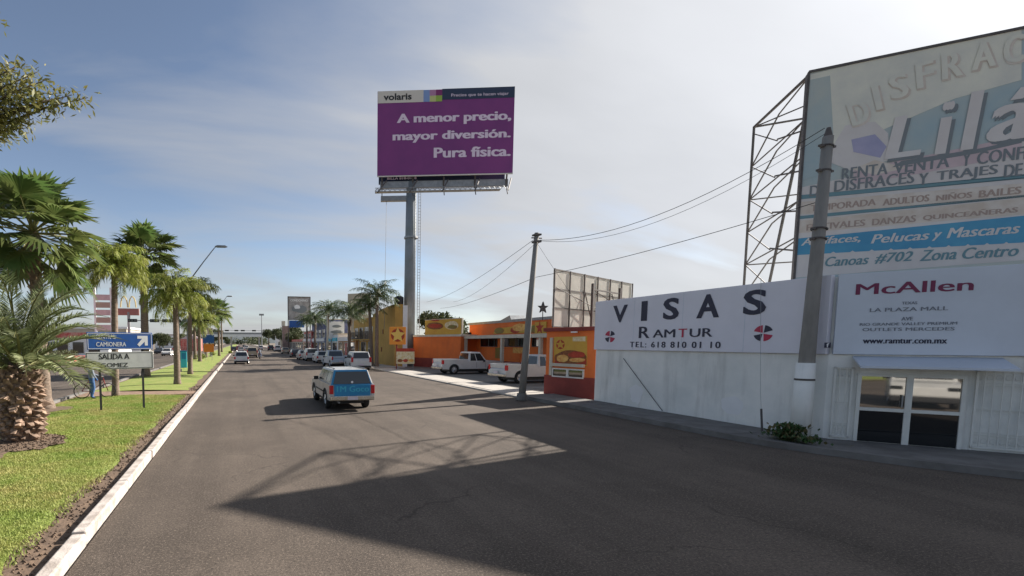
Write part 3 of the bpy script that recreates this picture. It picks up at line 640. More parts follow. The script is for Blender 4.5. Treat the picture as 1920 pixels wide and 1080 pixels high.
def vehicle(name, P, body, label, cat, loc, rz, group=None, tailm=None):
    "P: L W zb belt roof wheels, hood z, cabin base/roof extents; local +y is the nose"
    L, W = P['L'], P['W']; zb = P.get('zb', .32); r = P['r']; bz = P['belt']; hz = P['hood']; ya, yf = P['axles']; hw = W/2
    t = empty(name, loc, rz, label, cat, group)
    ar = r+.07
    def a_pts(yc): return [(yc-ar, zb)] + [(yc-ar*math.cos(math.pi*i/8), r+ar*math.sin(math.pi*i/8)) for i in range(0, 9)] + [(yc+ar, zb)]
    rear = P.get('rear', [(-L/2+.05, zb), (-L/2, zb+.15), (-L/2+.02, bz-.12), (-L/2+.08, bz)])
    top = P.get('top', [(P['cab'][1], bz), (L/2-.35, hz), (L/2-.06, hz-.14), (L/2, zb+.25), (L/2-.06, zb)])
    poly = rear + top + list(reversed(a_pts(yf))) + list(reversed(a_pts(ya)))
    # dedupe
    MB().prism(poly, 'x', -hw, hw).build('body', body, t, bevel=.045)
    if 'bed' in P:
        b0, b1, bzz = P['bed']
        bx(-hw+.09, hw-.09, b0+.05, b1, bz-.015, bz+.004).build('bed_floor', M['plastic'], t)
        br = MB()
        for (x0, x1, y0, y1) in ((-hw+.01, -hw+.09, b0, b1), (hw-.09, hw-.01, b0, b1), (-hw+.01, hw-.01, b0-.0, b0+.06)): br.box(x0, x1, y0, y1, bz-.01, bzz)
        br.build('bed_rail', body, t, bevel=.015)
    y0, y1, ry0, ry1 = P['cab']; rz_ = P['roof']; ti = P.get('tumble', .16); x0, x1 = hw-.03, hw-ti
    cv = [(-x0,y0,bz-.01),(x0,y0,bz-.01),(x0,y1,bz-.01),(-x0,y1,bz-.01),(-x1,ry0,rz_),(x1,ry0,rz_),(x1,ry1,rz_),(-x1,ry1,rz_)]
    MB().add(cv, [(0,1,2,3),(4,5,6,7),(0,1,5,4),(1,2,6,5),(2,3,7,6),(3,0,4,7)]).build('cabin', body, t, bevel=.05)
    V = [Vector(c) for c in cv]
    def pane(a, b, c, d, u0, u1, w0, w1, nm, off=.008):
        def P_(u, w_): return V[a].lerp(V[b], u).lerp(V[d].lerp(V[c], u), w_)
        q = [P_(u0, w0), P_(u1, w0), P_(u1, w1), P_(u0, w1)]; nn = (q[1]-q[0]).cross(q[3]-q[0]).normalized()
        cen = sum(V, Vector())/8
        if nn.dot(q[0]-cen) < 0: nn = -nn
        vs = [p+nn*off for p in q]+[p-nn*.02 for p in q]
        MB().add(vs, [(0,1,2,3),(4,5,6,7),(0,1,5,4),(1,2,6,5),(2,3,7,6),(3,0,4,7)]).build(nm, M['glassb'], t)
    pane(0,1,5,4, .07, .93, .12, .88, 'rear_window'); pane(3,2,6,7, .06, .94, .08, .92, 'windshield')
    for (u0, u1) in P['sidewin']:
        pane(1,2,6,5, u0, u1, .12, .86, 'side_window'); pane(0,3,7,4, u0, u1, .12, .86, 'side_window')
    for x in (-1, 1):
        wheel(t, x*(hw-.11), ya, r, .22, x); wheel(t, x*(hw-.11), yf, r, .22, x)
        zl = P.get('lamp', (bz-.33, bz-.05)); lw = P.get('lampw', .14)
        bx(*sorted((x*(hw-.03-lw), x*(hw+.004))), -L/2-.012, -L/2+.16, *zl).build('tail_lamp', M['tail'], t, bevel=.01)
        bx(*sorted((x*(hw-.36), x*(hw-.02))), L/2-.2, L/2-.02, hz-.26, hz-.12).build('headlight', M['glass'], t, bevel=.02)
        mb = bx(*sorted((x*(hw-.02), x*(hw+.17))), P['cab'][1]-.42, P['cab'][1]-.32, bz+.0, bz+.15); mb.build('mirror', M['plastic'], t, bevel=.02)
        # door seams and handle
        sm = MB()
        for ys in P.get('seams', []): sm.box(*sorted((x*(hw-.01), x*(hw+.002))), ys-.008, ys+.008, zb+.1, bz-.03)
        if P.get('seams'): sm.build('door_seam', M['plastic'], t)
    bb = P.get('bump', M['plastic'])
    MB().box(-hw+.02, hw-.02, -L/2-.09, -L/2+.1, zb+.02, zb+.19).build('rear_bumper', bb, t, bevel=.03)
    MB().box(-hw+.02, hw-.02, L/2-.1, L/2+.07, zb-.02, zb+.2).build('front_bumper', bb, t, bevel=.03)
    pz = P.get('platez', zb+.2); bx(-.2, .2, -L/2-.105, -L/2-.09, pz, pz+.14).build('number_plate', M['plate'], t)
    bx(-hw+.16, hw-.16, ya-.3, yf+.3, .2, zb+.12).build('underbody', M['plastic'], t)
    return t
SUV = dict(L=4.7, W=1.74, zb=.40, belt=1.02, hood=.98, roof=1.56, r=.36, axles=(-1.32, 1.55), cab=(-2.28, .85, -2.1, .3), sidewin=((.04, .30), (.34, .62), (.66, .93)), tumble=.2, lamp=(.66, .98), lampw=.11, seams=(-.85, .12, 1.02), bump=M['chrome'], platez=.44)
sv = vehicle('suv', SUV, M['silver'], 'older silver SUV with a bright blue tailgate driving away in the middle of the road', 'car', (4.12, 19.95, 0), 0)
hw = .87
bx(-.70, .70, -2.375, -2.345, .50, 1.0).build('tailgate', M['carblue'], sv, bevel=.01, label='bright blue painted tailgate with pale lettering')
MB().add([(-.81,-2.295,1.0),(.78,-2.295,1.0),(.78,-2.2,1.0),(-.81,-2.2,1.0),(-.66,-2.13,1.556),(.62,-2.13,1.556),(.62,-2.0,1.556),(-.66,-2.0,1.556)], [(0,1,5,4),(1,2,6,5),(3,0,4,7),(4,5,6,7)]).build('rear_window_surround', M['carblue'], sv)
rwv = [Vector((-.73,-2.295,1.03)), Vector((.73,-2.295,1.03)), Vector((.6,-2.16,1.49)), Vector((-.6,-2.16,1.49))]
MB().add([p+Vector((0,-.012,.004)) for p in rwv]+[p+Vector((0,.04,0)) for p in rwv], [(0,1,2,3),(0,1,5,4),(1,2,6,5),(2,3,7,6),(3,0,4,7)]).build('rear_glass', mat('rear_glass', (.035, .045, .055), .1, spec=.7), sv)
text('1M Goco', sv, -.6, .64, .74, .96, mat('pale_cyan_lettering', (.05, .42, .56), .5), y=-2.378, bold=0, fat=.035)
for x in (-1, 1):
    for yc in (-1.32, 1.55): MB().tube([(x*.872, yc+.44*math.cos(math.pi*i/10), .36+.44*math.sin(math.pi*i/10)) for i in range(11)], .022, 5).build('wheel_arch_trim', M['plastic'], sv)
    bx(*sorted((x*.868, x*.882)), -.85, 1.0, .62, .68).build('side_moulding', M['plastic'], sv)
MB().prism(ell(0, 1.1, .045, .045, 12), 'y', -2.31, -2.29).build('emblem', M['white'], sv)
rl = MB()
for x in (-.6, .6): rl.tube([(x,-1.9,1.6), (x,.1,1.6)], .018, 6); rl.box(x-.02, x+.02, -1.8, -1.74, 1.55, 1.6); rl.box(x-.02, x+.02, -.05, .01, 1.55, 1.6)
rl.build('roof_rail', M['steel'], sv)
MB().tube([(-.5,-2.3,.33), (-.5,-2.0,.33)], .035, 8).build('exhaust', M['steel'], sv)
SED = dict(L=4.4, W=1.72, zb=.24, belt=.9, hood=.84, roof=1.43, r=.31, axles=(-1.3, 1.3), cab=(-1.9, 1.15, -1.35, .45), sidewin=((.08, .46), (.5, .92)), tumble=.24, seams=(-.55, .35))
HAT = dict(L=4.0, W=1.7, zb=.24, belt=.93, hood=.9, roof=1.5, r=.3, axles=(-1.25, 1.2), cab=(-1.93, 1.1, -1.65, .4), sidewin=((.06, .28), (.31, .6), (.64, .93)), tumble=.22, seams=(-.5, .4))
SU2 = dict(L=4.6, W=1.84, zb=.3, belt=1.08, hood=1.0, roof=1.74, r=.35, axles=(-1.35, 1.4), cab=(-2.22, 1.1, -1.98, .4), sidewin=((.05, .3), (.34, .63), (.67, .93)), tumble=.2, lamp=(.8, 1.25), seams=(-.6, .35))
PU = dict(L=5.3, W=1.86, zb=.42, belt=.98, hood=1.08, roof=1.76, r=.38, axles=(-1.6, 1.75), cab=(-.35, 1.35, -.2, .75), sidewin=((.1, .42), (.47, .9)), tumble=.18, lamp=(.82, 1.14), lampw=.1, seams=(.35, 1.15), bump=M['chrome'],
          bed=(-2.62, -.38, 1.2), top=[(-.36, .98), (1.36, 1.08), (2.3, 1.05), (2.58, .95), (2.65, .6), (2.58, .42)])
park = 'vehicles parked along the right kerb'
vehicle('pickup_truck', PU, M['carwhite'], 'white pickup truck parked nose-in at the orange restaurant, farther one', 'pickup truck', (18.1, 36.2, .065), R(-88), 'pickups parked on the forecourt')
vehicle('pickup_truck', PU, paint('pale_silver_paint', (.52, .52, .52)), 'pale silver pickup truck parked between the slim pole and the kiosk, nearer one', 'pickup truck', (18.3, 27.4, .065), R(-86), 'pickups parked on the forecourt')
vehicle('parked_suv', SU2, M['carwhite'], 'white SUV parked at the right kerb just beyond the blue-tailed SUV', 'car', (10.9, 44.6, 0), R(-4), park)
vehicle('parked_pickup', PU, M['carlb'], 'pale blue-white pickup parked directly ahead of the white SUV', 'pickup truck', (9.9, 50.5, 0), R(2), park)
vehicle('parked_car', HAT, M['carwhite'], 'white hatchback parked at the right kerb, nearest of the distant row', 'car', gp(607, 681)+Vector((0, 2, 0)), 0, park)
vehicle('parked_suv', SU2, M['carwhite'], 'second white vehicle in the distant kerbside row', 'car', gp(586, 677)+Vector((0, 2, 0)), 0, park)
vehicle('parked_car', SED, M['silver'], 'silver car third in the distant kerbside row', 'car', gp(572, 674.5)+Vector((0, 2, 0)), 0, park)
vehicle('parked_car', SED, M['cardark'], 'dark car at the far end of the kerbside row', 'car', gp(556, 670.5)+Vector((0, 2, 0)), 0, park)
vehicle('moving_car', HAT, M['carwhite'], 'white hatchback driving away in the far left lane beside the median', 'car', gp(453, 683)+Vector((0, 2, 0)), 0, 'distant traffic')
vehicle('moving_car', SU2, M['carbeige'], 'beige van driving in the second lane beyond the white hatchback', 'van', gp(473, 671)+Vector((0, 2, 0)), 0, 'distant traffic')
vehicle('moving_car', SED, M['silver'], 'small silver car farthest away beside the median kerb', 'car', gp(452, 661)+Vector((0, 2, 0)), 0, 'distant traffic')
vehicle('moving_car', SED, M['cardark'], 'dark car far down the road left of the tall mast', 'car', gp(435, 659)+Vector((.5, 2, 0)), 0, 'distant traffic')
vehicle('moving_car', SED, M['carwhite'], 'distant pale car at the foot of the far overhead signals', 'car', gp(462, 656)+Vector((0, 2, 0)), 0, 'distant traffic')
vehicle('moving_car', SU2, M['cardark'], 'dark vehicle far away in the right lane', 'car', gp(508, 657.5)+Vector((0, 2, 0)), 0, 'distant traffic')
for i, (px, py, PP, mk, lb) in enumerate(((447, 656.5, SED, 'carred', 'tiny red car far ahead beside the median'), (470, 660.5, SED, 'silver', 'small silver car ahead of the beige van'), (489, 656, HAT, 'carwhite', 'tiny white car far ahead in the middle lane'), (520, 659, SU2, 'carwhite', 'small white van near the stone pillar in the right lane'), (458, 652.5, SED, 'cardark', 'tiny dark car at the foot of the footbridge'), (535, 663, SED, 'carbeige', 'beige car parked beside the pinkish stone pillar'))):
    vehicle('moving_car', PP, M[mk], lb, 'car', gp(px, py), 0, 'distant traffic')
lcg = 'vehicles on the left carriageway'
vehicle('oncoming_car', SED, M['carwhite'], 'white sedan approaching on the left carriageway', 'car', gp(314, 667), R(180), lcg)
vehicle('oncoming_car', SED, M['cardark'], 'dark red-brown car behind the approaching white sedan', 'car', gp(299, 664), R(180), lcg)
vehicle('parked_van', SU2, M['carwhite'], 'white van at the far side of the left carriageway above the sign', 'van', gp(276, 659), R(180), lcg)
vehicle('oncoming_car', HAT, M['carred'], 'small red car farther back on the left carriageway', 'car', gp(330, 660), R(180), lcg)
vehicle('waiting_suv', SU2, M['carwhite'], 'white vehicle waiting behind the viewpoint, seen only mirrored in the glass door', 'car', (8.6, -3.4, 0), R(-35))
# motorcycle with rider, far
def rider():
    b = gp(487, 673); t = empty('motorcycle', b, 0, 'dark motorcycle riding away in the middle lane', 'motorcycle')
    for y in (-.65, .7):
        vs = []; fs = []; n = 16
        mb = MB(); mb.tube([(0, y+.3*math.cos(6.2832*i/n), .31+.3*math.sin(6.2832*i/n)) for i in range(n+1)], .055, 6, cap=False); mb.build('wheel', M['tyre'], t, smooth=True)
    MB().tube([(0,-.7,.32), (0,-.2,.55), (0,.35,.6), (0,.6,.95)], [.05, .12, .12, .05], 8).build('frame', M['cardark'], t)
    MB().tube([(0,-.75,.78), (0,-.3,.8), (0,.1,.78)], [.1, .15, .11], 8).build('seat', M['plastic'], t)
    MB().tube([(0,.05,.88), (0,.3,.95), (0,.45,.85)], [.1, .16, .08], 8).build('fuel_tank', M['cardark'], t)
    MB().tube([(-.36,.42,1.08), (0,.6,1.02), (.36,.42,1.08)], .02, 6).build('handlebar', M['steel'], t)
    MB().box(-.06, .06, -.85, -.8, .68, .76).build('tail_lamp', M['tail'], t)
    return b
RB = rider()

# ================================================================== PEOPLE (skin-modifier figures)
def figure(name, loc, rz, J, E, radii, label, mats, root=0, head=None):
    "one continuous body; J joints, E edges"
    t = empty(name, loc, rz, label, 'person')
    me = bpy.data.meshes.new('body'); me.from_pydata(J, E, []); o = bpy.data.objects.new('body', me); col.objects.link(o); o.parent = t
    sk = o.modifiers.new('skin', 'SKIN'); sk.use_smooth_shade = True
    for i, r in enumerate(radii): me.skin_vertices[0].data[i].radius = (r, r*.9)
    me.skin_vertices[0].data[root].use_root = True
    ss = o.modifiers.new('sub', 'SUBSURF'); ss.levels = 1; ss.render_levels = 2
    me.materials.append(mats[0])
    return t, o
def person_body(name, loc, rz, label, pose='stand'):
    # pelvis 0, chest 1, neck base 2, head joints 3,4 ; arms ; legs
    if pose == 'stand':
        J = [(0,0,.95),(0,0,1.15),(0,0,1.38),(0,.01,1.48),(0,.02,1.58),(0,.02,1.68),
             (-.17,0,1.38),(-.24,.12,1.12),(-.20,.36,1.02),(-.18,.44,1.0),(.17,0,1.38),(.25,.02,1.12),(.28,.14,.9),(.28,.18,.83),
             (-.09,0,.90),(-.11,.03,.5),(-.12,0,.1),(-.12,.16,.04),(.09,0,.90),(.13,.06,.5),(.15,-.05,.1),(.16,.11,.04)]
    else:
        J = [(0,-.3,.86),(0,-.22,1.08),(0,-.1,1.33),(0,-.06,1.43),(0,-.03,1.53),(0,0,1.62),
             (-.18,-.1,1.32),(-.3,.1,1.14),(-.34,.36,1.1),(-.34,.42,1.09),(.18,-.1,1.32),(.3,.1,1.14),(.34,.36,1.1),(.34,.42,1.09),
             (-.1,-.28,.84),(-.2,.12,.78),(-.2,.0,.36),(-.2,.16,.3),(.1,-.28,.84),(.2,.12,.78),(.2,.0,.36),(.2,.16,.3)]
    E = [(0,1),(1,2),(2,3),(3,4),(4,5),(2,6),(6,7),(7,8),(8,9),(2,10),(10,11),(11,12),(12,13),(0,14),(14,15),(15,16),(16,17),(0,18),(18,19),(19,20),(20,21)]
    rad = [.15,.15,.12,.055,.095,.08,.07,.048,.036,.042,.07,.048,.036,.042,.1,.07,.05,.045,.1,.07,.05,.045]
    t, o = figure(name, loc, rz, J, E, rad, label, [M['skin']])
    # split colours over the continuous body by height (clothing)
    m = bpy.data.materials.new('clothed_figure'); m.use_nodes = True; nt_ = m.node_tree; P = nt_.nodes['Principled BSDF']; P.inputs['Roughness'].default_value = .85
    tc_ = nt_.nodes.new('ShaderNodeTexCoord'); sp_ = nt_.nodes.new('ShaderNodeSeparateXYZ'); nt_.links.new(tc_.outputs['Object'], sp_.inputs[0])
    cr = nt_.nodes.new('ShaderNodeValToRGB'); cr.color_ramp.interpolation = 'CONSTANT'; mr = nt_.nodes.new('ShaderNodeMapRange'); mr.inputs[2].default_value = 2.0; nt_.links.new(sp_.outputs[2], mr.inputs[0]); nt_.links.new(mr.outputs[0], cr.inputs[0])
    el = cr.color_ramp.elements; el[0].position = 0; el[0].color = (.03,.03,.03,1); el[1].position = .045; el[1].color = (.05,.12,.28,1)
    for p_, c_ in ((.475, (.2,.23,.28,1)), (.73, (.35,.19,.12,1))): e = el.new(p_); e.color = c_
    nt_.links.new(cr.outputs[0], P.inputs['Base Color']); o.data.materials.clear(); o.data.materials.append(m)
    hx = J[5]; hb = MB(); n = 12; vs = []; fs = []
    for i in range(7):
        a = math.pi*.5*i/6
        for j in range(n): b = 6.2832*j/n; vs.append((hx[0]+.098*math.cos(a)*math.cos(b), hx[1]-.02+.108*math.cos(a)*math.sin(b), hx[2]-.02+.11*math.sin(a)))
    for i in range(6):
        for j in range(n): fs.append((i*n+j, i*n+(j+1) % n, (i+1)*n+(j+1) % n, (i+1)*n+j))
    MB().add(vs, fs).build('hair', M['hair'], t, smooth=True)
    MB().add([(hx[0]-.012, hx[1]+.08, hx[2]-.06), (hx[0]+.012, hx[1]+.08, hx[2]-.06), (hx[0], hx[1]+.105, hx[2]-.07), (hx[0], hx[1]+.08, hx[2]-.01)], [(0,1,2),(0,2,3),(1,2,3),(0,1,3)]).build('nose', M['skin'], t)
    # fingers on both hands
    for w_ in (9, 13):
        hp = Vector(J[w_]); fb = MB()
        for k in range(4): fb.tube([hp+Vector(((k-1.5)*.018, .0, -.01)), hp+Vector(((k-1.5)*.02, .05, -.025)), hp+Vector(((k-1.5)*.02, .06, -.06))], [.011, .009, .007], 5)
        s = 1 if w_ == 9 else -1
        fb.tube([hp+Vector((s*.03, -.02, 0)), hp+Vector((s*.055, .02, -.02)), hp+Vector((s*.05, .045, -.03))], [.012, .01, .008], 5); fb.build('fingers', M['skin'], t, smooth=True)
    return t
pb = gp(173, 750); pb.z = .04
person_body('person', (pb.x, pb.y, .05), R(-60), 'person in blue jeans standing with a bicycle behind the white road sign')
person_body('person', (RB.x, RB.y, 0), 0, 'person riding the dark motorcycle in the middle of the road', 'ride')
def bicycle():
    t = empty('bicycle', (pb.x+.05, pb.y+.3, .05), R(-80), 'bicycle held by the person in jeans, wheels showing below the white road sign', 'bicycle')
    for y in (-.53, .53):
        n = 22; MB().tube([(0, y+.32*math.cos(6.2832*i/n), .34+.32*math.sin(6.2832*i/n)) for i in range(n+1)], .022, 6, cap=False).build('wheel', M['tyre'], t, smooth=True)
        sp_ = MB(); [sp_.tube([(0, y, .34), (0, y+.31*math.cos(6.2832*i/12), .34+.31*math.sin(6.2832*i/12))], .003, 3) for i in range(12)]; sp_.build('spokes', M['steel'], t)
    f = MB()
    for a, b in (((0,-.53,.34),(0,-.15,.32)), ((0,-.15,.32),(0,-.25,.85)), ((0,-.53,.34),(0,-.24,.8)), ((0,-.24,.8),(0,.36,.82)), ((0,-.15,.32),(0,.37,.76)), ((0,.35,.92),(0,.4,.7)), ((0,.4,.7),(0,.53,.34))): f.tube([a, b], .018, 6)
    f.build('frame', M['carred'], t); MB().tube([(0,-.38,.9), (0,-.25,.91), (0,-.1,.9)], [.07, .05, .02], 6).build('saddle', M['plastic'], t); MB().tube([(-.28,.3,1.02), (0,.36,.98), (.28,.3,1.02)], .014, 6).build('handlebar', M['steel'], t)
bicycle()

# ================================================================== STREET FURNITURE ON THE MEDIAN
so_ = gp(187, 772, .06); s2_ = gp(268, 766, .06)
rzs = math.atan2(s2_.y-so_.y, s2_.x-so_.x)
O = (so_.x, so_.y, .06)
t = empty('road_sign', O, rzs, 'pair of road sign panels on two thin posts, blue with a white arrow above white', 'road sign')
for px, py in ((187, 690), (268, 690)):
    u, _ = onpl(px, py, O, rzs); bx(u-.035, u+.035, .02, .08, -.1, onpl(200, 640, O, rzs)[1]).build('post', M['plastic'], t)
def rect(px0, py0, px1, py1, o, rz, y=0): a = onpl(px0, py1, o, rz, y); b = onpl(px1, py0, o, rz, y); return a[0], b[0], a[1], b[1]
u0, u1, z0, z1 = rect(163, 624, 285, 656, O, rzs)
bb = MB().box(u0, u1, -.02, .015, z0, z1).build('blue_panel', M['roadblue'], t, bevel=.01)
u0b, u1b, z0b, z1b = rect(161, 659, 287, 694, O, rzs)
wb = MB().box(u0b, u1b, -.02, .015, z0b, z1b).build('white_panel', M['signback'], t, bevel=.01)
def border(p, u0, u1, z0, z1, m, y, w=.018, ins=.03):
    mb = MB(); u0 += ins; u1 -= ins; z0 += ins; z1 -= ins
    mb.box(u0, u1, y-.003, y, z0, z0+w); mb.box(u0, u1, y-.003, y, z1-w, z1); mb.box(u0, u0+w, y-.003, y, z0+w, z1-w); mb.box(u1-w, u1, y-.003, y, z0+w, z1-w); return mb.build('border_line', m, p)
border(t, u0, u1, z0, z1, M['white'], -.021); border(t, u0b, u1b, z0b, z1b, M['black'], -.021)
text('CENTRAL', t, u0+.3, u0+.95, z0+.4, z0+.56, M['white'], y=-.024, bold=0, fat=.02); text('CAMIONERA', t, u0+.3, u0+1.3, z0+.12, z0+.28, M['white'], y=-.024, bold=0, fat=.02)
ac = (u1-.34, (z0+z1)/2+.0)
arr = [(-.17,-.22),(-.06,-.22-.0),(.06,-.02),(.06,-.17),(.19,-.17),(.19,.2),(-.17,.2),(-.17,.07),(-.03,.07),(-.26,-.12)]
arr = [(-.21,-.13),(-.13,-.21),(.06,-.02),(.06,-.17),(.17,-.17),(.17,.2),(-.2,.2),(-.2,.09),(-.03,.09)]
decal(t, [(ac[0]+a, ac[1]+b) for a, b in arr], M['white'], -.021, 'arrow')
tpx('SALIDA A', t, O, rzs, 186, 674, 242, 663, M['black'], y=-.024, bold=.0, fat=.04); tpx('GOMEZ', t, O, rzs, 189, 689, 240, 680, M['black'], y=-.024, bold=.0, fat=.04, name='lettering')
# blue / orange small sign
q = gp(392, 676, .05)
t = empty('service_sign', (q.x, q.y, .05), 0, 'small roadside sign with a blue panel above an orange square on the median', 'road sign')
for x in (-.42, .42): MB().tube([(x, 0, 0), (x, 0, 4.2)], .03, 6).build('post', M['steel'], t)
def zat(py, Y): return gy(400, py, Y).z-.05
bx(-.75, .75, -.04, 0, zat(643, q.y), zat(628, q.y)).build('blue_panel', M['roadblue'], t); bx(-.7, .7, -.04, 0, zat(660, q.y), zat(645, q.y)).build('orange_panel', M['amber'], t); bx(-.6, .6, -.04, 0, zat(626, q.y), zat(615, q.y)).build('pale_panel', M['vpink'], t)
# cyan booth
q = gp(345, 690, .05); t = empty('booth', (q.x, q.y, .05), .1, 'narrow cyan booth on the median behind the slim palms', 'booth')
bx(-.3, .3, -.3, .3, 0, 1.65).build('cabinet', M['cyan'], t, bevel=.03); bx(-.33, .33, -.35, .35, 1.65, 1.73).build('roof', M['carblue'], t); bx(-.2, .2, -.31, -.3, .9, 1.5).build('window', M['carblue'], t)
# red tent-like stall beyond the median
q = gp(366, 658, 0); t = empty('market_stall', (q.x-1, q.y, 0), 0, 'red and pink canvas stall beyond the palms on the left', 'stall')
bx(-3, 3, -2, 2, 0, 3.6).build('canvas', M['redw'], t); MB().prism([(-3.1, 3.6), (3.1, 3.6), (0, 5.0)], 'y', -2.1, 2.1).build('roof', M['vpink'], t)
# shrubs on the median
r_ = random.Random(2)
for i, (px, py, s, lb) in enumerate(((376, 676, .9, 'low olive shrub beside the blue and orange sign'), (398, 668, .7, 'small dark shrub behind the blue and orange sign'), (433, 664, .6, 'distant shrub at the end of the visible lawn'))):
    q = gp(px, py, .03); t = empty('shrub', q, 0, lb, 'shrub', 'shrubs on the median')
    MB().tube([(0,0,-.05), (.02,0,.4*s)], .04, 5).build('stem', M['bark'], t); leaf_cloud([((r_.uniform(-.4, .4)*s, r_.uniform(-.4, .4)*s, .7*s), .6*s) for k in range(5)], 700, .09, i).build('foliage', M['qu'], t)['kind'] = 'stuff'
# street lamps
def lamp(px, ytop, Y, X, label, top_px):
    h = gy(px, ytop, Y).z; hx = gy(px, ytop, Y).x; t = empty('street_lamp', (X, Y, .03), 0, label, 'street lamp', 'street lamps on the median')
    rch = hx-X
    MB().tube([(0,0,0), (.05,0,h*.5), (rch*.3,0,h*.72)], [.11, .085, .06], 10).build('pole', M['steel'], t, smooth=True); MB().box(-.2, .2, -.2, .2, 0, .3).build('base', M['conc'], t)
    MB().tube([(rch*.3,0,h*.72), (rch*.66,0,h*.87), (rch*.95,0,h*.985), (rch,0,h)], [.055, .045, .04, .04], 8).build('arm', M['steel'], t, smooth=True)
    MB().tube([(rch-.1,0,h), (rch+.1,0,h+.02), (rch+.75,0,h+.03), (rch+.95,0,h+.01)], [.04, .11, .11, .03], 8).build('lamp_head', M['steel'], t, smooth=True)
lamp(405, 463, 43, -5.1, 'tall street lamp with curved arm behind the drooping palms, nearest lamp', 0)
lamp(426, 556, 88, -5.1, 'second street lamp with curved arm above the fan palms, farther away', 0)
# traffic signal gantries
def signals(Y, px_post, zh, x0, x1, heads, label):
    p = gy(px_post, 640, Y); t = empty('traffic_signals', (p.x, Y, .03), 0, label, 'traffic signals', 'overhead traffic signals')
    MB().tube([(0,0,0), (0,0,zh+.7)], [.14, .1], 8).build('pole', M['steel'], t); a = gy(x0, 605, Y).x-p.x; b = gy(x1, 605, Y).x-p.x
    MB().tube([(a,0,zh), (b,0,zh)], .06, 6).build('mast_arm', M['steel'], t)
    for hx in heads:
        X = gy(hx, 605, Y).x-p.x; h = MB().box(X-.55, X+.55, -.2, .06, zh-.2, zh+.2).build('signal_head', M['plastic'], t, bevel=.03)
        for k in (-1, 0, 1): MB().tube([(X+k*.34, -.3, zh), (X+k*.34, -.2, zh)], .12, 10).build('lens', M['glass'], h)
signals(66, 352, 5.35, 240, 392, (249, 290, 313, 331, 366, 384), 'near overhead traffic signals hung in a row over the left carriageway')
signals(140, 416, 5.9, 414, 492, (425, 443, 455, 476), 'distant overhead traffic signals crossing the right carriageway')
# footbridge
t = empty('footbridge', (-2, 235, 0), 0, 'white footbridge crossing the avenue in the far distance', 'footbridge')
bx(-16, 12, -1.2, 1.2, 5.2, 6.4).build('deck', M['white'], t); bx(-16, 12, -1.2, -1.1, 6.4, 7.3).build('railing', M['steel'], t)
for x in (-15, -2, 11): bx(x-.4, x+.4, -.5, .5, 0, 5.2).build('pier', M['conc'], t)
# mast
q = gy(491, 640, 420); t = empty('antenna_mast', (q.x, 420, 0), 0, 'thin tall mast rising from the horizon above the road end', 'mast')
MB().tube([(0,0,0), (0,0,27)], [.6, .3], 6).build('pole', M['steel'], t); bx(-2, 2, -.5, .5, 25.5, 27).build('antenna_head', M['steel'], t)

# ================================================================== LEFT SIDE BEYOND THE CARRIAGEWAY
def windows(parent, rects, y=0, m=None, frame=None):
    for (u0, u1, z0, z1) in rects:
        f = MB(); w_ = .06
        f.box(u0, u1, y-.06, y+.02, z0, z0+w_).box(u0, u1, y-.06, y+.02, z1-w_, z1).box(u0, u0+w_, y-.06, y+.02, z0+w_, z1-w_).box(u1-w_, u1, y-.06, y+.02, z0+w_, z1-w_)
        o = f.build('window', frame or M['frame'], parent); bx(u0+w_, u1-w_, y-.03, y+.01, z0+w_, z1-w_).build('pane', m or M['glass'], o)
t = empty('fast_food_building', (-31, 92, 0), R(-12), 'low white building with a red band at the far left behind the palms', 'building')
bx(-9, 9, 0, 9, 0, 3.4).build('wall', M['white'], t); bx(-9.3, 9.3, -.3, 9.3, 3.4, 4.3).build('fascia', M['redw'], t); windows(t, [(-8+i*2.7, -6+i*2.7, .7, 2.7) for i in range(6)])
t = empty('arches_sign', (gy(243, 640, 100).x, 100, 0), 0, 'tall restaurant sign with yellow arches above a brown-red panel beyond the palms', 'sign')
MB().tube([(0,0,0), (0,0,8.4)], .28, 8).build('pole', M['steel'], t); bx(-1.9, 1.9, -.2, .2, 7.8, 9.1).build('panel', mat('faded_red_panel', (.34, .15, .13), .6), t)
am = MB()
for s in (-1, 1): am.tube([(s*.75+.62*math.cos(math.pi*i/10), 0, 9.3+2.1*math.sin(math.pi*i/10)) for i in range(11)], .12, 6)
am.build('arches', mat('yellow_sign_plastic', (.6, .48, .2), .5), t)
t = empty('pylon_sign', (gy(196, 640, 105).x, 105, 0), 0, 'tall pale pylon sign with brown stripes beyond the left carriageway', 'sign')
for x in (-1.5, 1.5): bx(x-.18, x+.18, -.2, .2, 0, 13.5).build('post', M['white'], t)
for i in range(5): bx(-1.32, 1.32, -.15, .15, 5+i*1.5, 6.1+i*1.5).build('sign_board', M['vbrown'] if i % 2 else M['vpink'], t)
t = empty('planter', (-23.0, 70, 0), 0, 'low red-painted planter at the far side of the left carriageway', 'planter')
bx(-2, 2, -5, 5, .1, .75).build('wall', M['redw'], t); leaf_cloud([((0, k*1.6-4, 1.0), .9) for k in range(6)], 1800, .12, 3).build('plants', M['leafd'], t)['kind'] = 'stuff'
t = empty('warehouse', (-46, 150, 0), 0, 'long pale flat-roofed building far behind the left carriageway', 'building')
bx(-20, 14, 0, 20, 0, 6.5).build('wall', M['beigew'], t); bx(-20.3, 14.3, -.3, 20, 6.5, 7.1).build('parapet', M['white'], t); windows(t, [(-18+i*4, -15+i*4, 1.5, 4) for i in range(8)])
t = empty('left_shop', (-29, 128, 0), 0, 'white shop with red panels on the far left, behind the approaching cars', 'building')
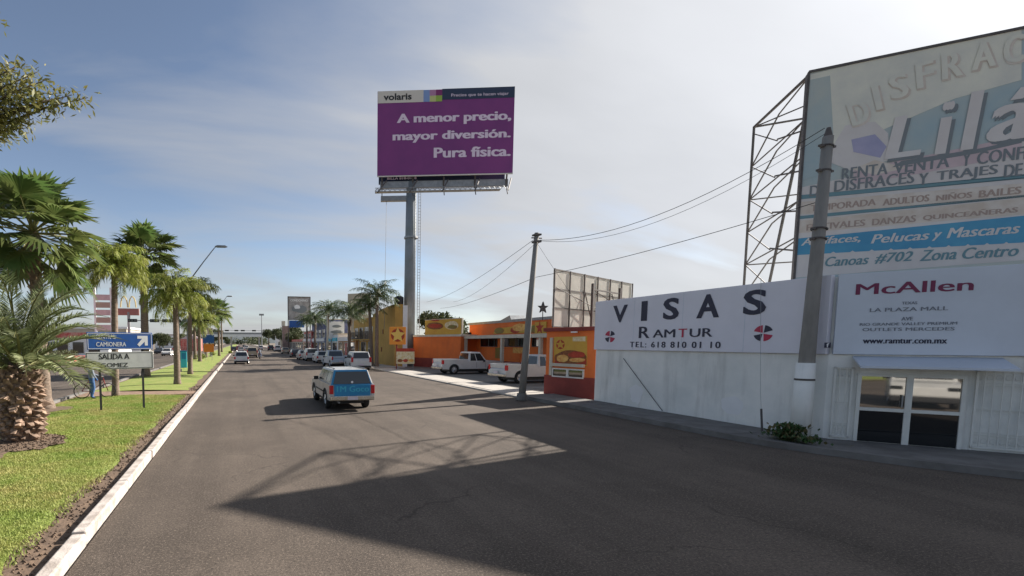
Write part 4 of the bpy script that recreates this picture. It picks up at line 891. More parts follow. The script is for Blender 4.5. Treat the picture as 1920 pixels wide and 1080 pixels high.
bx(-4, 5, 0, 10, 0, 4.2).build('wall', M['white'], t); bx(-4.2, 5.2, -.25, 0, 3.1, 4.4).build('signboard', M['redw'], t); windows(t, [(-3, 0, .8, 2.6), (1, 4, .8, 2.6)])

# ================================================================== PURPLE BILLBOARD
def at_depth(px, py, d): r = ray(px, py); return CAMP + r*(d/F_)
Lc = at_depth(708, 172, 48.9); Rc = at_depth(965.5, 163, 48.0); Lb = at_depth(706.5, 326, 48.9)
rzv = math.atan2(Rc.y-Lc.y, Rc.x-Lc.x); Wv = math.hypot(Rc.x-Lc.x, Rc.y-Lc.y); ztop = (Lc.z+Rc.z)/2; zbot = Lb.z
t = empty('purple_billboard', (Lc.x, Lc.y, 0), rzv, 'tall single-column billboard with a purple advert and white lettering', 'billboard'); OV = (Lc.x, Lc.y, 0)
bx(0, Wv, 0, .18, zbot, ztop).build('advert_panel', M['purple'], t)
bx(.15, Wv-.4, 1.5, 1.7, zbot-.35, ztop-.5).build('rear_panel', M['adnavy'], t)
hh = onpl(800, 191, OV, rzv)[1]; hm = onpl(795, 178, OV, rzv)[1]
ua = onpl(794, 180, OV, rzv)[0]; ub = onpl(829, 180, OV, rzv)[0]
decal(t, [(0.02, hh), (ua, hh), (ua, ztop+.02), (.02, ztop+.02)], M['adcream'], -.003, 'header_white', .02)
decal(t, [(ub, hh+.15), (Wv, hh+.15), (Wv, ztop+.05), (ub, ztop+.05)], M['adnavy'], -.003, 'header_navy', .02)
du = (ub-ua)/3; dz = (ztop-hh)/2
for i, (mk, mk2) in enumerate((('sqb', 'sqb'), ('sqp', 'sqy'), ('sqm', 'sqg'))):
    decal(t, [(ua+du*i, hh+dz), (ua+du*(i+1), hh+dz), (ua+du*(i+1), ztop), (ua+du*i, ztop)], M[mk], -.003, 'colour_square', .02); decal(t, [(ua+du*i, hh), (ua+du*(i+1), hh), (ua+du*(i+1), hh+dz), (ua+du*i, hh+dz)], M[mk2], -.003, 'colour_square', .02)
tpx('volaris', t, OV, rzv, 719, 188.5, 772, 174, M['black'], y=-.04, bold=.03, name='logo_lettering')
tpx('Precios que te hacen viajar', t, OV, rzv, 846, 183, 954, 172, M['txtlil'], y=-.04, bold=.01)
tpx('A menor precio,', t, OV, rzv, 745, 236, 958, 207, M['txtlil'], y=-.02, bold=.012, fat=.05)
tpx('mayor diversión.', t, OV, rzv, 737, 268.5, 957, 241, M['txtlil'], y=-.02, bold=.012, fat=.05)
tpx('Pura física.', t, OV, rzv, 814, 296, 957, 273, M['txtlil'], y=-.02, bold=.012, fat=.05)
bx(0, Wv, -.05, 0, zbot-.12, zbot).build('bottom_trim', M['adcream'], t)
# steel under the panel
st = MB(); z0 = zbot-.2
st.box(.3, Wv-.3, .5, .75, z0-.9, z0-.2)
st.build('main_beam', M['steel'], t)
fr_ = MB()
for i in range(5):
    u = .5+i*(Wv-1)/4; fr_.tube([(u, .3, zbot), (u, .6, z0-1.0)], .09, 5); fr_.tube([(u-.45, -2.1, z0-2.1), (u+.45, .3, z0-.2)], .07, 5); fr_.tube([(u, -.2, z0-1.9), (u, .5, z0-.9)], .05, 5); fr_.tube([(u, .8, z0-.5), (u, 1.6, z0-.2)], .07, 5)
fr_.build('brackets', M['rust'], t)
cw = MB(); cw.box(-.2, Wv-1.6, -1.9, -1.3, z0-1.95, z0-1.89)
for k in range(2): cw.tube([(-.2, -1.3-.6*k, z0-1.6), (Wv-1.6, -1.3-.6*k, z0-1.6)], .035, 5)
for i in range(26): u = -.2+i*(Wv-1.4)/25; cw.tube([(u, -1.9, z0-1.92), (u+.25, -1.9, z0-1.6)], .025, 4); cw.tube([(u+.25, -1.9, z0-1.6), (u+.5, -1.9, z0-1.92)], .025, 4)
cw.build('catwalk', M['steel'], t)
up = onpl(771, 400, OV, rzv, .9)[0]
MB().tube([(up-.1,.9,-.1), (up-.05,.9,12), (up,.9,z0-.2)], [.62, .58, .52], 20).build('column', M['polegrey'], t, smooth=True)
MB().tube([(up,.9,z0-6.0), (up,.9,z0-5.8)], .72, 20).build('flange', M['steel'], t)
bx(up-3.2, up-.4, .7, 1.2, z0-2.1, z0-1.6).build('service_platform', M['steel'], t)
ld = MB()
for k in (0, .4): ld.tube([(up+.75+k*.6, .9, 1.5), (up+.75+k*.6, .9, z0-.6)], .03, 5)
for i in range(60): zz = 1.6+i*.3; ld.tube([(up+.75, .9, zz), (up+.99, .9, zz)], .018, 4) if zz < z0-1 else None
ld.build('ladder', M['steel'], t)
MB().tube([(up-2.6,.9,z0-2.0), (up-2.75,.9,4)], .02, 4).build('hanging_cable', M['steel'], t)
tpx('BILLA 818-0118', t, OV, rzv, 726, 337, 781, 331, M['txtlil'], y=.4, bold=.02, name='plate_lettering')

# ================================================================== VISAS BUILDING
XB = 14.72
P1 = (XB, 17.6); P2 = (XB, 9.35); P3d = Vector((16.75-XB, 7.15-9.35, 0)).normalized(); P3 = (P2[0]+P3d.x*8.5, P2[1]+P3d.y*8.5)
OW = (P1[0], P1[1], .13); rzw = R(-90); LW = P1[1]-P2[1]
t = empty('office_building', OW, rzw, 'white single-storey building with plain painted wall beneath the two sign panels', 'building'); OB = t
cosw, sinw = math.cos(-rzw), math.sin(-rzw)
def loc(p): dx, dy = p[0]-P1[0], p[1]-P1[1]; return (dx*cosw-dy*sinw, dx*sinw+dy*cosw)
foot = [loc(P1), loc(P2), loc(P3), loc((P3[0]+7.5, P3[1]+5)), loc((27, 17.6))]
WALLTOP = 2.16
MB().prism(foot, 'z', -.2, WALLTOP).build('wall', M['wall'], t)
inn = [(p[0]+(.0), p[1]) for p in [loc((XB+.05, 17.6)), loc((XB+.05, 9.37)), loc((P3[0]+.05, P3[1]+.05)), loc((P3[0]+7.5, P3[1]+5)), loc((27, 17.6))]]
MB().prism(inn, 'z', WALLTOP, 4.12).build('upper_wall', M['wall'], t)
# cracks / patches of plaster
for (a, b, c, d, m_) in ((1.9, .15, 2.5, .9, 'vwhite'), (5.5, .3, 6.3, .8, 'vwhite')):
    decal(t, ell((a+c)/2, (b+d)/2, (c-a)/2, (d-b)/2, 16, .25, int(a*9)), M['white'], -.001, 'plaster_patch', .004)
# VISAS sign
zb_, zt_ = 2.17, 4.17
t = empty('visas_sign', (XB-.1, 17.62, .13), rzw, 'long lilac-white sign panel reading VISAS above RAMTUR and a phone number', 'sign'); OS = (XB-.1, 17.62, .13)
bx(0, LW+.02, 0, .12, zb_, zt_).build('panel', M['panel'], t, bevel=.01)
jt = MB()
for i in range(1, 4): bx(i*LW/4-.006, i*LW/4+.006, -.003, .001, zb_+.02, zt_-.02).build('panel_joint', M['panel2'], t)
for ch, x0, y0, x1, y1 in (('V', 1149, 605, 1177, 571), ('I', 1202, 602, 1214, 564), ('S', 1243, 600, 1274, 557), ('A', 1306, 597, 1350, 549.5), ('S', 1393, 591.5, 1438, 541)):
    tpx(ch, t, OS, rzw, x0, y0, x1, y1, M['navy'], bold=.022, y=-.008, name='letter', fat=.02)
tpx('R', t, OS, rzw, 1198, 634, 1218, 612, M['navy'], bold=.0, fat=.045, y=-.008); tpx('AM', t, OS, rzw, 1224, 633, 1266, 617, M['navy'], bold=.0, fat=.045, y=-.008); tpx('T', t, OS, rzw, 1272, 632.5, 1288, 616, M['redl'], bold=.0, fat=.045, y=-.008, label='red letter T'); tpx('UR', t, OS, rzw, 1293, 632, 1336, 615, M['navy'], bold=.0, fat=.045, y=-.008)
tpx('TEL: 618 810 01 10', t, OS, rzw, 1181, 651, 1351, 640.5, M['navy'], bold=.0, fat=.05, y=-.008, space=1.25)
for (x0, y0, x1, y1) in ((1134, 642, 1154, 620), (1412, 640, 1451, 609)):
    a = onpl(x0, y0, OS, rzw); b = onpl(x1, y1, OS, rzw); cu, cz = (a[0]+b[0])/2, (a[1]+b[1])/2; ru, rz2 = (b[0]-a[0])/2, (b[1]-a[1])/2
    def pet(a0, a1, m_, nm):
        pts = [(cu+.08*ru*math.cos(R((a0+a1)/2)), cz+.08*rz2*math.sin(R((a0+a1)/2)))]+[(cu+ru*math.cos(R(a0+(a1-a0)*k/5)), cz+rz2*math.sin(R(a0+(a1-a0)*k/5))) for k in range(6)]
        decal(t, pts, M[m_], -.004, nm)
    pet(95, 165, 'redl', 'emblem_petal'); pet(20, 80, 'navy', 'emblem_petal'); pet(195, 255, 'navy', 'emblem_petal'); pet(-85, -15, 'redl', 'emblem_petal')
# McAllen sign on the angled face
rzm = math.atan2(P3d.y, P3d.x); nrm = Vector((P3d.y, -P3d.x, 0)); OM = (P2[0]+nrm.x*.1+P3d.x*.06, P2[1]+nrm.y*.1+P3d.y*.06, .13)
t = empty('mcallen_sign', OM, rzm, 'cool white sign panel reading McAllen in plum letters over small grey lines', 'sign')
bx(0, 7.6, 0, .1, zb_, zt_).build('panel', M['panel2'], t, bevel=.01)
tpx('McAllen', t, OM, rzm, 1605, 553, 1826, 522, M['plum'], bold=.0, fat=.04, y=-.008)
tpx('TEXAS', t, OM, rzm, 1691, 571, 1720, 565, M['grey_l'], y=-.008, bold=.0, fat=.03); tpx('LA PLAZA MALL', t, OM, rzm, 1631, 585, 1778, 574, M['grey_l'], y=-.008, bold=.0, fat=.03)
tpx('AVE', t, OM, rzm, 1690, 601, 1712, 594, M['grey_l'], y=-.008, bold=.0, fat=.03); tpx('RIO GRANDE VALLEY PREMIUM', t, OM, rzm, 1612, 611, 1795, 603, M['grey_l'], y=-.008, bold=.0, fat=.03); tpx('OUTLETS MERCEDES', t, OM, rzm, 1617, 621, 1790, 613, M['grey_l'], y=-.008, bold=.0, fat=.03)
tpx('www.ramtur.com.mx', t, OM, rzm, 1618, 644, 1776, 635, M['navy'], y=-.008, bold=0, fat=.05)
a = onpl(1545, 652, OM, rzm); decal(t, [(a[0], a[1]), (a[0]+.12, a[1]), (a[0]+.12, a[1]+.13), (a[0], a[1]+.13)], M['navy'], -.004, 'social_icon'); text('f', t, a[0]+.04, a[0]+.09, a[1]+.01, a[1]+.12, M['white'], y=-.009)
# entrance door, awning, grilles on the angled face (children of the building are in its frame, so build them as things at the face)
OD = (P2[0], P2[1], .13)
def face_empty(nm, lb, cat, g=None): return empty(nm, OD, rzm, lb, cat, g)
dl = onpl(1603, 760, OD, rzm)[0]; dr = onpl(1808, 760, OD, rzm)[0]; dz1 = onpl(1700, 702, OD, rzm)[1]
# the door belongs to the building: convert to its frame through an intermediate part that carries the rotation
door = MB(); fr = .07; mid = (dl+dr)/2
door.box(dl, dr, -.06, .02, dz1-fr, dz1).box(dl, dl+fr, -.06, .02, 0, dz1-fr).box(dr-fr, dr, -.06, .02, 0, dz1-fr).box(mid-fr*.8, mid+fr*.8, -.06, .02, 0, dz1-fr)
for (a, b) in ((dl+fr, mid-fr*.8), (mid+fr*.8, dr-fr)): door.box(a, b, -.055, .015, .78, .86)
dro = door.build('door', M['frame'], OB); 
lx, ly = loc(P2); dro.location = (lx, ly, 0); dro.rotation_euler = (0, 0, rzm-rzw)
for (a, b) in ((dl+fr, mid-fr*.8), (mid+fr*.8, dr-fr)):
    for (z0, z1) in ((0.01, .78), (.86, dz1-fr)): bx(a, b, -.022, -.012, z0, z1).build('pane', M['glassd'] if z0 > .5 else M['glass'], dro)
bx(mid-.12, mid-.1, -.1, -.06, .9, 1.2).build('handle', M['steel'], dro)
aw = MB().prism([(0, 0), (-.75, -.22), (-.75, -.27), (0, -.05)], 'x', onpl(1598, 670, OD, rzm)[0], onpl(1880, 670, OD, rzm)[0]).build('awning', M['panel2'], OB); aw.location = (lx, ly, 2.13); aw.rotation_euler = (0, 0, rzm-rzw)
def grille(u0, u1, z0, z1, nm='window_grille'):
    gq = MB(); n = max(3, int((u1-u0)/.13))
    gq.box(u0, u1, -.07, -.03, z0, z0+.04).box(u0, u1, -.07, -.03, z1-.04, z1).box(u0, u0+.04, -.07, -.03, z0, z1).box(u1-.04, u1, -.07, -.03, z0, z1)
    for i in range(1, n): u = u0+(u1-u0)*i/n; gq.box(u-.009, u+.009, -.06, -.042, z0+.04, z1-.04)
    for z in (z0+.3, z0+.36, z1-.3, z1-.36, (z0+z1)/2): gq.box(u0+.04, u1-.04, -.066, -.05, z-.008, z+.008)
    for i in range(n):
        u = u0+(u1-u0)*(i+.5)/n
        for z in (z0+.17, z1-.17): gq.tube([(u+.045*math.cos(6.2832*k/8), -.05, z+.06*math.sin(6.2832*k/8)) for k in range(9)], .006, 3, cap=False)
    o = gq.build(nm, M['frame'], OB); o.location = (lx, ly, 0); o.rotation_euler = (0, 0, rzm-rzw)
grille(.12, dl-.08, .06, 1.85); grille(dr+.12, dr+1.7, .06, 1.85); grille(dr+1.85, dr+3.6, .06, 1.85)
# ================================================================== COSTUME BILLBOARD ON THE ROOF
OC = (17.9, 12.46, 0); rzc = math.atan2(-.67, .742); ZC = 11.17
t = empty('costume_billboard', (OC[0], OC[1], 4.25), rzc, 'huge faded costume shop billboard on a steel truss above the white building', 'billboard'); OCL = (OC[0], OC[1], 4.25)
zt = ZC-4.25; WB = 11.5
bx(0, WB, 0, .12, 0, zt).build('advert_panel', M['tealgrey'], t)
def P(px, py): return onpl(px, py, OCL, rzc)
def dpx(pts, m, y=-.004, name='printed_area'): return decal(t, [P(*p) for p in pts], M[m], y, name, .003)
# printed areas (each one proud of the other by a few mm)
def band(y0l, y0r, y1l, y1r, m, y, x0=None, x1=1915):
    # left ends follow the board's edge; photo rows at x=1500 and x=1915
    aL = P(1500, y0l); aR = P(x1, y0r); bL = P(1500, y1l); bR = P(x1, y1r)
    def ext(p, q, u): return p[1]+(q[1]-p[1])*(u-p[0])/(q[0]-p[0])
    decal(t, [(0.01, ext(aL, aR, .01)), (WB-.02, ext(aL, aR, WB)), (WB-.02, ext(bL, bR, WB)), (.01, ext(bL, bR, .01))], M[m], y, 'printed_band', .003)
band(520, 488, 352, 262, 'vpale', -.004)
dpx([(1519, 140), (1650, 108), (1915, 55), (1915, 150), (1790, 185), (1640, 250), (1560, 300), (1519, 300)], 'vcream', -.004)
dpx([(1500, 340), (1519, 150), (1556, 142), (1562, 250), (1530, 330)], 'tealgrey', -.009)
dpx([(1545, 300), (1585, 235), (1640, 228), (1665, 250), (1668, 300), (1600, 322)], 'vpale', -.007)
dpx([(1596, 262), (1640, 252), (1662, 275), (1650, 296), (1600, 285)], 'vlilac', -.011)
dpx([(1598, 318), (1640, 300), (1700, 315), (1640, 328)], 'vtan', -.011)
dpx([(1600, 320), (1665, 306), (1915, 255), (1915, 290), (1700, 330), (1600, 345)], 'vpink', -.009)
band(478, 455, 447, 405, 'vblue', -.009)
band(402, 371, 379, 344, 'vtan', -.009); band(437, 402, 414, 372, 'vtan', -.009)
band(374, 333, 366, 330, 'vteal', -.009); band(411, 368, 405, 366, 'vteal', -.009)
# costume lettering in an arc
for ch, cx, cy, hgt, an, w_ in (('D', 1618, 212, 50, 34, 18), ('I', 1651, 182, 50, 28, 6), ('S', 1690, 162, 52, 22, 17), ('F', 1738, 140, 54, 16, 17), ('R', 1788, 122, 56, 12, 20), ('A', 1846, 104, 58, 9, 23), ('C', 1902, 92, 60, 6, 20), ('E', 1958, 84, 62, 3, 20), ('S', 2012, 80, 64, 0, 20)):
    a = P(cx-w_, cy+hgt/2); b = P(cx+w_, cy-hgt/2); hh_ = b[1]-a[1]
    text(ch, t, a[0]+.03, b[0]+.03, a[1]-.05, b[1]-.03, M['vtan'], y=-.016, fat=.07, bold=0, rot=R(an*.45), name='arc_letter'); text(ch, t, a[0], b[0], a[1], b[1], M['vcream'], y=-.024, fat=.035, bold=0, rot=R(an*.45), name='arc_letter')
for dx, dy, m_, yy, ft in ((6, 5, 'vdark', -.018, .05), (0, 0, 'vpale', -.026, .045)):
    for ch, x0, y0, x1, y1 in (('L', 1662, 299, 1728, 212), ('i', 1757, 290, 1784, 190), ('l', 1806, 282, 1838, 170), ('á', 1853, 268, 1940, 160)):
        a = P(x0+dx, y0+dy); b = P(x1+dx, y1+dy); text(ch, t, a[0], b[0], a[1], b[1], M[m_], y=yy, bold=0, fat=ft, shear=.15, name='large_letter')
dpx([(1672, 314), (1690, 302), (1830, 280), (1915, 262), (1915, 268), (1830, 288)], 'vdark', -.014, 'underline')
def W(st, x0, yb, x1, h, m_, fat=.03, shear=0, y=-.016):
    a = P(x0, yb); b = P(x1, yb); text(st, t, a[0], b[0], a[1], a[1]+h, M[m_], y=y, bold=0, fat=fat, shear=shear)
W('RENTA', 1578, 337, 1662, .34, 'vdark'); W('VENTA', 1675, 326, 1777, .35, 'vdark'); W('Y', 1804, 312, 1817, .35, 'vdark'); W('CONF', 1831, 309, 1916, .35, 'vdark'); W('ECCION', 1919, 299, 2060, .35, 'vdark')
W('DE', 1518, 369, 1547, .34, 'vdark'); W('DISFRACES', 1564, 360, 1711, .34, 'vdark'); W('Y', 1722, 348, 1738, .34, 'vdark'); W('TRAJES', 1755, 344, 1867, .34, 'vdark'); W('DE', 1882, 333, 1914, .34, 'vdark'); W('EPOCA', 1930, 328, 2050, .34, 'vdark')
W('TEMPORADA', 1520, 397, 1640, .2, 'vbrown', .05); W('ADULTOS', 1655, 386, 1740, .2, 'vbrown', .05); W('NIÑOS', 1755, 377, 1820, .2, 'vbrown', .05); W('BAILES', 1835, 371, 1912, .2, 'vbrown', .05)
W('FESTIVALES', 1512, 433, 1620, .2, 'vbrown', .05); W('DANZAS', 1635, 423, 1715, .2, 'vbrown', .05); W('QUINCEAÑERAS', 1730, 415, 1905, .2, 'vbrown', .05)
W('Antifaces,', 1502, 463, 1611, .27, 'vpale', .04, .25); W('Pelucas', 1633, 457, 1740, .27, 'vpale', .04, .25); W('y', 1747, 452, 1764, .24, 'vpale', .04, .25); W('Mascaras', 1775, 447, 1909, .29, 'vpale', .04, .25)
W('Canoas', 1547, 500, 1627, .3, 'vteal', .03, .25); W('#702', 1640, 495, 1709, .32, 'vteal', .03, .25); W('Zona', 1724, 490, 1791, .32, 'vteal', .03, .25); W('Centro', 1804, 486, 1907, .32, 'vteal', .03, .25)
# swashes
for k in range(12): x = 1510+k*36; dpx([(x, 484-k*1.9), (x+16, 474-k*2), (x+20, 476-k*2), (x+5, 487-k*1.9)], 'vpale', -.014, 'swash')
bx(-.03, WB, -.04, .16, zt, zt+.07).build('top_edge', M['rust'], t); bx(-.06, 0, -.03, .2, 0, zt).build('edge_post', M['rust'], t)
# truss behind: rear posts + braces
D = 3.95
SK = -.66
tr = MB(); heavy = MB()
_tube = MB.tube
def sk(p): return (p[0]+SK*(p[1]-.2)/(D-.2), p[1], p[2])
def ttube(mb, pts, *a): return _tube(mb, [sk(p) for p in pts], *a)
cols = [0.02+i*WB/4 for i in range(5)]
zlv = [.2+i*(zt-.5)/5 for i in range(6)]
for ci, u in enumerate(cols):
    ttube(heavy, [(u, D, -.1), (u, D, zt-.05)], .045, 6); ttube(heavy, [(u, .2, -.1), (u, .2, zt)], .045, 6)
    ttube(heavy, [(u, D, zt-.05), (u, .2, zt)], .085 if ci else .05, 6); ttube(heavy, [(u, D*.52, -.1), (u, .25, zt*.82)], .045, 6)
    for i in range(5):
        ci == 0 and ttube(tr, [(u, D, zlv[i+1]), (u, D*.5, zlv[i]+.25)], .022, 5)
        z0, z1 = zlv[i], zlv[i+1]; ttube(tr, [(u, D, z0), (u, .2, z0+.35*(1 if i % 2 else .7))], .026, 5); ttube(tr, [(u, D, z0), (u, D*.5, z1-.1), (u, .2, z1+.25)], .026, 5); ttube(tr, [(u, D*.5, z0+.3), (u, .2, z0-.3+.2)], .03, 5)
for i in range(4):
    a, b = cols[i], cols[i+1]
    ttube(tr, [(a, D, zt-.05), (b, D, zt-.05)], .04, 5)
    ttube(tr, [(a, D, zt-.05), (b, .2, zt)], .026, 5)
    ttube(tr, [(a, .2, zt*.7), (b, D, zt-.1)], .03, 5)
    for z in (zlv[1], zlv[3]): ttube(tr, [(a, D, z), (b, D, z)], .026, 5)
heavy.build('truss_post', M['rust'], t); tr.build('truss_brace', M['rust'], t)

# ================================================================== POLES AND WIRES
pbase = gp(978, 747, .1); ptop = gy(1010, 437, pbase.y)
t = empty('utility_pole', (pbase.x, pbase.y, .08), 0, 'slim leaning grey utility pole on the pavement beside the kiosk', 'utility pole')
lean = (ptop.x-pbase.x)*.85
MB().tube([(0,0,-.1), (lean*.5,0,3.8), (lean,0,ptop.z-.08)], [.155, .13, .095], 12).build('pole', M['poleconc'], t, smooth=True)
MB().tube([(0,0,-.05), (.01,0,.25)], [.24, .2], 12).build('footing', M['concd'], t)
hd = MB(); hd.box(lean-.14, lean+.14, -.16, .16, ptop.z-.5, ptop.z-.42).box(lean-.14, lean+.14, -.15, .15, ptop.z-.2, ptop.z-.13).tube([(lean-.25,0,ptop.z-.3), (lean+.25,0,ptop.z-.3)], .03, 5); hd.build('clamps', M['rust'], t)
T1 = Vector((pbase.x+lean, pbase.y, ptop.z))
q2 = gp(1500, 832, .13); X2, Y2 = 14.28, 9.55
t2top = gy(1572, 250, Y2-.2)
t = empty('concrete_pole', (X2-.02, Y2, .12), 0, 'thick leaning concrete pole in front of the corner between the two sign panels', 'utility pole')
l2 = t2top.x-X2
MB().tube([(0,0,-.1), (l2*.35,0,2.9), (l2,0,t2top.z-.12)], [.195, .155, .108], 16).build('pole', M['poleconc'], t, smooth=True)
MB().tube([(0,0,-.02), (l2*.12,0,1.95)], [.215, .195], 16).build('white_base', M['wall'], t, smooth=True, label='white painted lower part of the pole')
MB().tube([(l2*.09,0,1.50), (l2*.09,0,1.55)], [.207, .207], 16).build('strap', M['rust'], t)
hd = MB()
for z in (t2top.z-.35, t2top.z-.95, 5.35, 5.1):
    xx = l2*(z/t2top.z); hd.tube([(xx-.006,0,z-.02), (xx,0,z+.01)], .135+.035*(z<6), 10); hd.box(xx-.24, xx+.24, -.04, .04, z-.025, z+.025)
hd.tube([(l2, 0, t2top.z-.15), (l2, 0, t2top.z+.1)], [.1, .04], 8); hd.build('clamps', M['rust'], t)
T2 = Vector((X2+l2, Y2, t2top.z))
def wire(a, b, sag, lb, r=.012, n=18):
    a, b = Vector(a), Vector(b); o_ = a.copy(); pts = [(a.lerp(b, i/n)+Vector((0, 0, -sag*4*(i/n)*(1-i/n))))-o_ for i in range(n+1)]
    o = MB().tube(pts, r*.75, 4).build('overhead_wire', M['wire']); o.location = o_; tag(o, lb, 'wire', 'overhead wires strung from the poles')
FAR = Vector((13.3, 62, 7.6))
wire(T1+Vector((-.15,0,-.3)), gy(800, 566, 56), .5, 'overhead wire from the slim pole top down towards the distance, upper one', .016)
wire(T1+Vector((.05,0,-.35)), gy(850, 566, 50), .55, 'overhead wire from the slim pole top towards the distance, middle one', .014)
k1 = T1.copy(); k1.z = gy(1005, 520, pbase.y).z
wire(k1, gy(825, 578, 60), .3, 'lower overhead wire from the middle of the slim pole towards the distance', .016)
wire(T1+Vector((.15,0,-.3)), T2+Vector((0,.1,.25)), .72, 'overhead wire sagging between the slim pole and the thick concrete pole, upper one', .013)
wire(T1+Vector((.1,0,-.33)), T2+Vector((0,.1,.1)), .85, 'overhead wire sagging between both poles, just under the upper one', .009)
wire(k1, T2+Vector((0,.1,-1.55)), .12, 'straighter overhead wire from the middle of the slim pole to the thick pole', .013)
wire(T1+Vector((0,0,-.4)), (16.1, 20.6, 4.5), .05, 'short stay wire from the slim pole down to the lattice board', .01)
# conduit pipe with guy at the wall, foot of the concrete pole
p0 = gp(1472, 808, .13); t = empty('guy_wire', (XB-.55, p0.y+.1, .13), 0, 'thin guy wire with dark sleeve rising from the weeds beside the thick pole', 'guy wire')
MB().tube([(0,0,0), (.05,.15,1.1), (.42,.62,4.3)], .006, 4).build('cable', M['steel'], t); MB().tube([(0,0,0), (.03,.085,.62)], .028, 6).build('sleeve', M['rust'], t)
p0 = onpl(1243, 776, (XB, 17.6, .13), rzw); p1 = onpl(1170, 672, (XB, 17.6, .13), rzw)
o = MB().tube([(XB-.03, 17.6-p0[0], .16), (XB-.03, 17.6-(p0[0]+p1[0])/2-.05, (p0[1]+p1[1])/2+.13), (XB-.03, 17.6-p1[0], p1[1]+.13)], .012, 4).build('hanging_cable', M['wire']); tag(o, 'thin dark cable slanting across the white wall under the VISAS sign', 'cable')
# weeds
wb_ = gp(1475, 826, .13); t = empty('weed_clump', (wb_.x, wb_.y, .13), 0, 'leafy green weeds growing from the kerb at the foot of the thick pole', 'weeds')
r_ = random.Random(8); wm = MB(); dm = MB()
for i in range(700):
    a = r_.uniform(0, 6.28); q = abs(r_.gauss(0, .24)); y = r_.uniform(-.9, .25); x = q*math.cos(a)*.7; yy = q*math.sin(a)+(0 if i % 2 else y*.6); h = r_.uniform(.1, .75)*(1 if abs(yy) < .35 else .4)
    d = Vector((r_.gauss(0, .5), r_.gauss(0, .5), .6)).normalized(); sd = d.cross(Vector((0, 0, 1))).normalized(); b = Vector((x, yy, h*.5)); l = r_.uniform(.06, .15)
    (wm if i % 3 else dm).add([b, b+d*l*.5-sd*l*.3, b+d*l, b+d*l*.5+sd*l*.3], [(0,1,2,3)]); (wm if i % 3 else dm).add([(x*.5, yy*.6, -.02), (x*.5+.008, yy*.6, -.02), b], [(0,1,2)])
wm.build('leaves', mat('weed_green', (.05, .11, .03), .7, trans=.2, var=.3), t)['kind'] = 'stuff'; dm.build('dry_stalks', mat('weed_dry', (.14, .12, .05), .9), t)['kind'] = 'stuff'

# ================================================================== KIOSK + LATTICE BOARD
K0 = (14.62, 20.85); K1 = (15.25, 18.25); rzk = math.atan2(K1[1]-K0[1], K1[0]-K0[0]); LK_ = math.hypot(K1[0]-K0[0], K1[1]-K0[1]); OK = (K0[0], K0[1], .1)
t = empty('food_kiosk', OK, rzk, 'orange and maroon drive-up kiosk with a burger poster between the pole and the white wall', 'kiosk')
bx(0, LK_, 0, 2.6, .92, 3.02).build('wall', M['orange'], t); bx(-.04, LK_+.04, -.04, 2.64, -.1, .92).build('plinth', M['maroon'], t)
bx(-.12, LK_+.12, -.12, 2.7, 3.02, 3.2).build('roof_edge', M['maroon'], t, bevel=.02)
def PK(px, py): return onpl(px, py, OK, rzk)
def kd(pts, m, y=-.004, nm='printed_area'): return decal(t, [PK(*p) for p in pts], M[m], y, nm)
a = PK(1031, 705); b = PK(1036, 633); bx(a[0], b[0]+.06, -.08, 0, .92, b[1]).build('corner_post', M['cream'], t)
kd([(1039, 683), (1101, 686), (1101, 630), (1039, 632)], 'yellowad', -.004, 'poster')
def kell(cx, cy, rx, ry, m, y, seed=0, nm='printed_burger'): kd(ell(cx, cy, rx, ry, 20, .06, seed), m, y, nm)
kd([(1040, 682), (1100, 684), (1100, 672), (1040, 668)], 'adred', -.008); kd([(1074, 640), (1098, 640), (1098, 631), (1074, 632)], 'adwhite', -.008)
kell(1070, 670, 29, 13, 'adbrown', -.012); kell(1055, 672, 11, 7, 'adbun', -.016, 2); kell(1082, 665, 16, 6, 'adred', -.016, 3); kell(1083, 675, 15, 4, 'adbun', -.02, 4)
kell(1051, 646, 8, 9, 'adred', -.008, 1, 'printed_disc'); kd(star(1051, 646, 9, 4, 5, -90), 'yellowad', -.012, 'printed_star')
a = PK(1033, 692); b = PK(1097, 685); bx(a[0], b[0], -.12, 0, b[1]-.1, b[1]+.04).build('sill_shelf', M['cream'], t)
a = PK(1036, 706); b = PK(1096, 694)
windows(t, [(a[0], (a[0]+b[0])/2, a[1], b[1]+.03), ((a[0]+b[0])/2, b[0], a[1], b[1]+.03)], 0)
bx(PK(1076, 620)[0], PK(1086, 620)[0], -.2, -.1, 2.94, 3.0).build('wall_light', M['white'], t)
# lattice billboard (seen from the back)
YL = 21.7; a = gy(1032, 517, YL); b = gy(1186, 519, YL); c = gy(1032, 612, YL)
RZL = R(27); OLB = (a.x, YL-.3, 0)
t = empty('lattice_billboard', OLB, RZL, 'back of a pale panelled billboard with a dark frame standing behind the kiosk', 'billboard')
W_ = onpl(1186, 519, OLB, RZL)[0]; zt2 = onpl(1110, 518, OLB, RZL)[1]; zb2 = onpl(1032, 612, OLB, RZL)[1]; nx = 6; nz = 3
for i in range(nx):
    for j in range(nz):
        bx(i*W_/nx+.02, (i+1)*W_/nx-.02, .02, .05, zb2+j*(zt2-zb2)/nz+.02, zb2+(j+1)*(zt2-zb2)/nz-.02).build('panel', M['bback'], t)
fm_ = MB()
for i in range(nx+1): u = i*W_/nx; fm_.box(u-.03, u+.03, -.06, .0, zb2-.05, zt2+.03)
for j in range(nz+1): z = zb2+j*(zt2-zb2)/nz; fm_.box(0, W_, -.02, .02, z-.022, z+.022)
fm_.build('frame', M['rust'], t)
pm = MB()
for u in (W_*.34, W_*.7): pm.box(u-.06, u+.06, -.5, -.38, 0, zt2-.5); pm.tube([(u, -.44, zb2+.3), (u, 0, zt2-.8)], .025, 4)
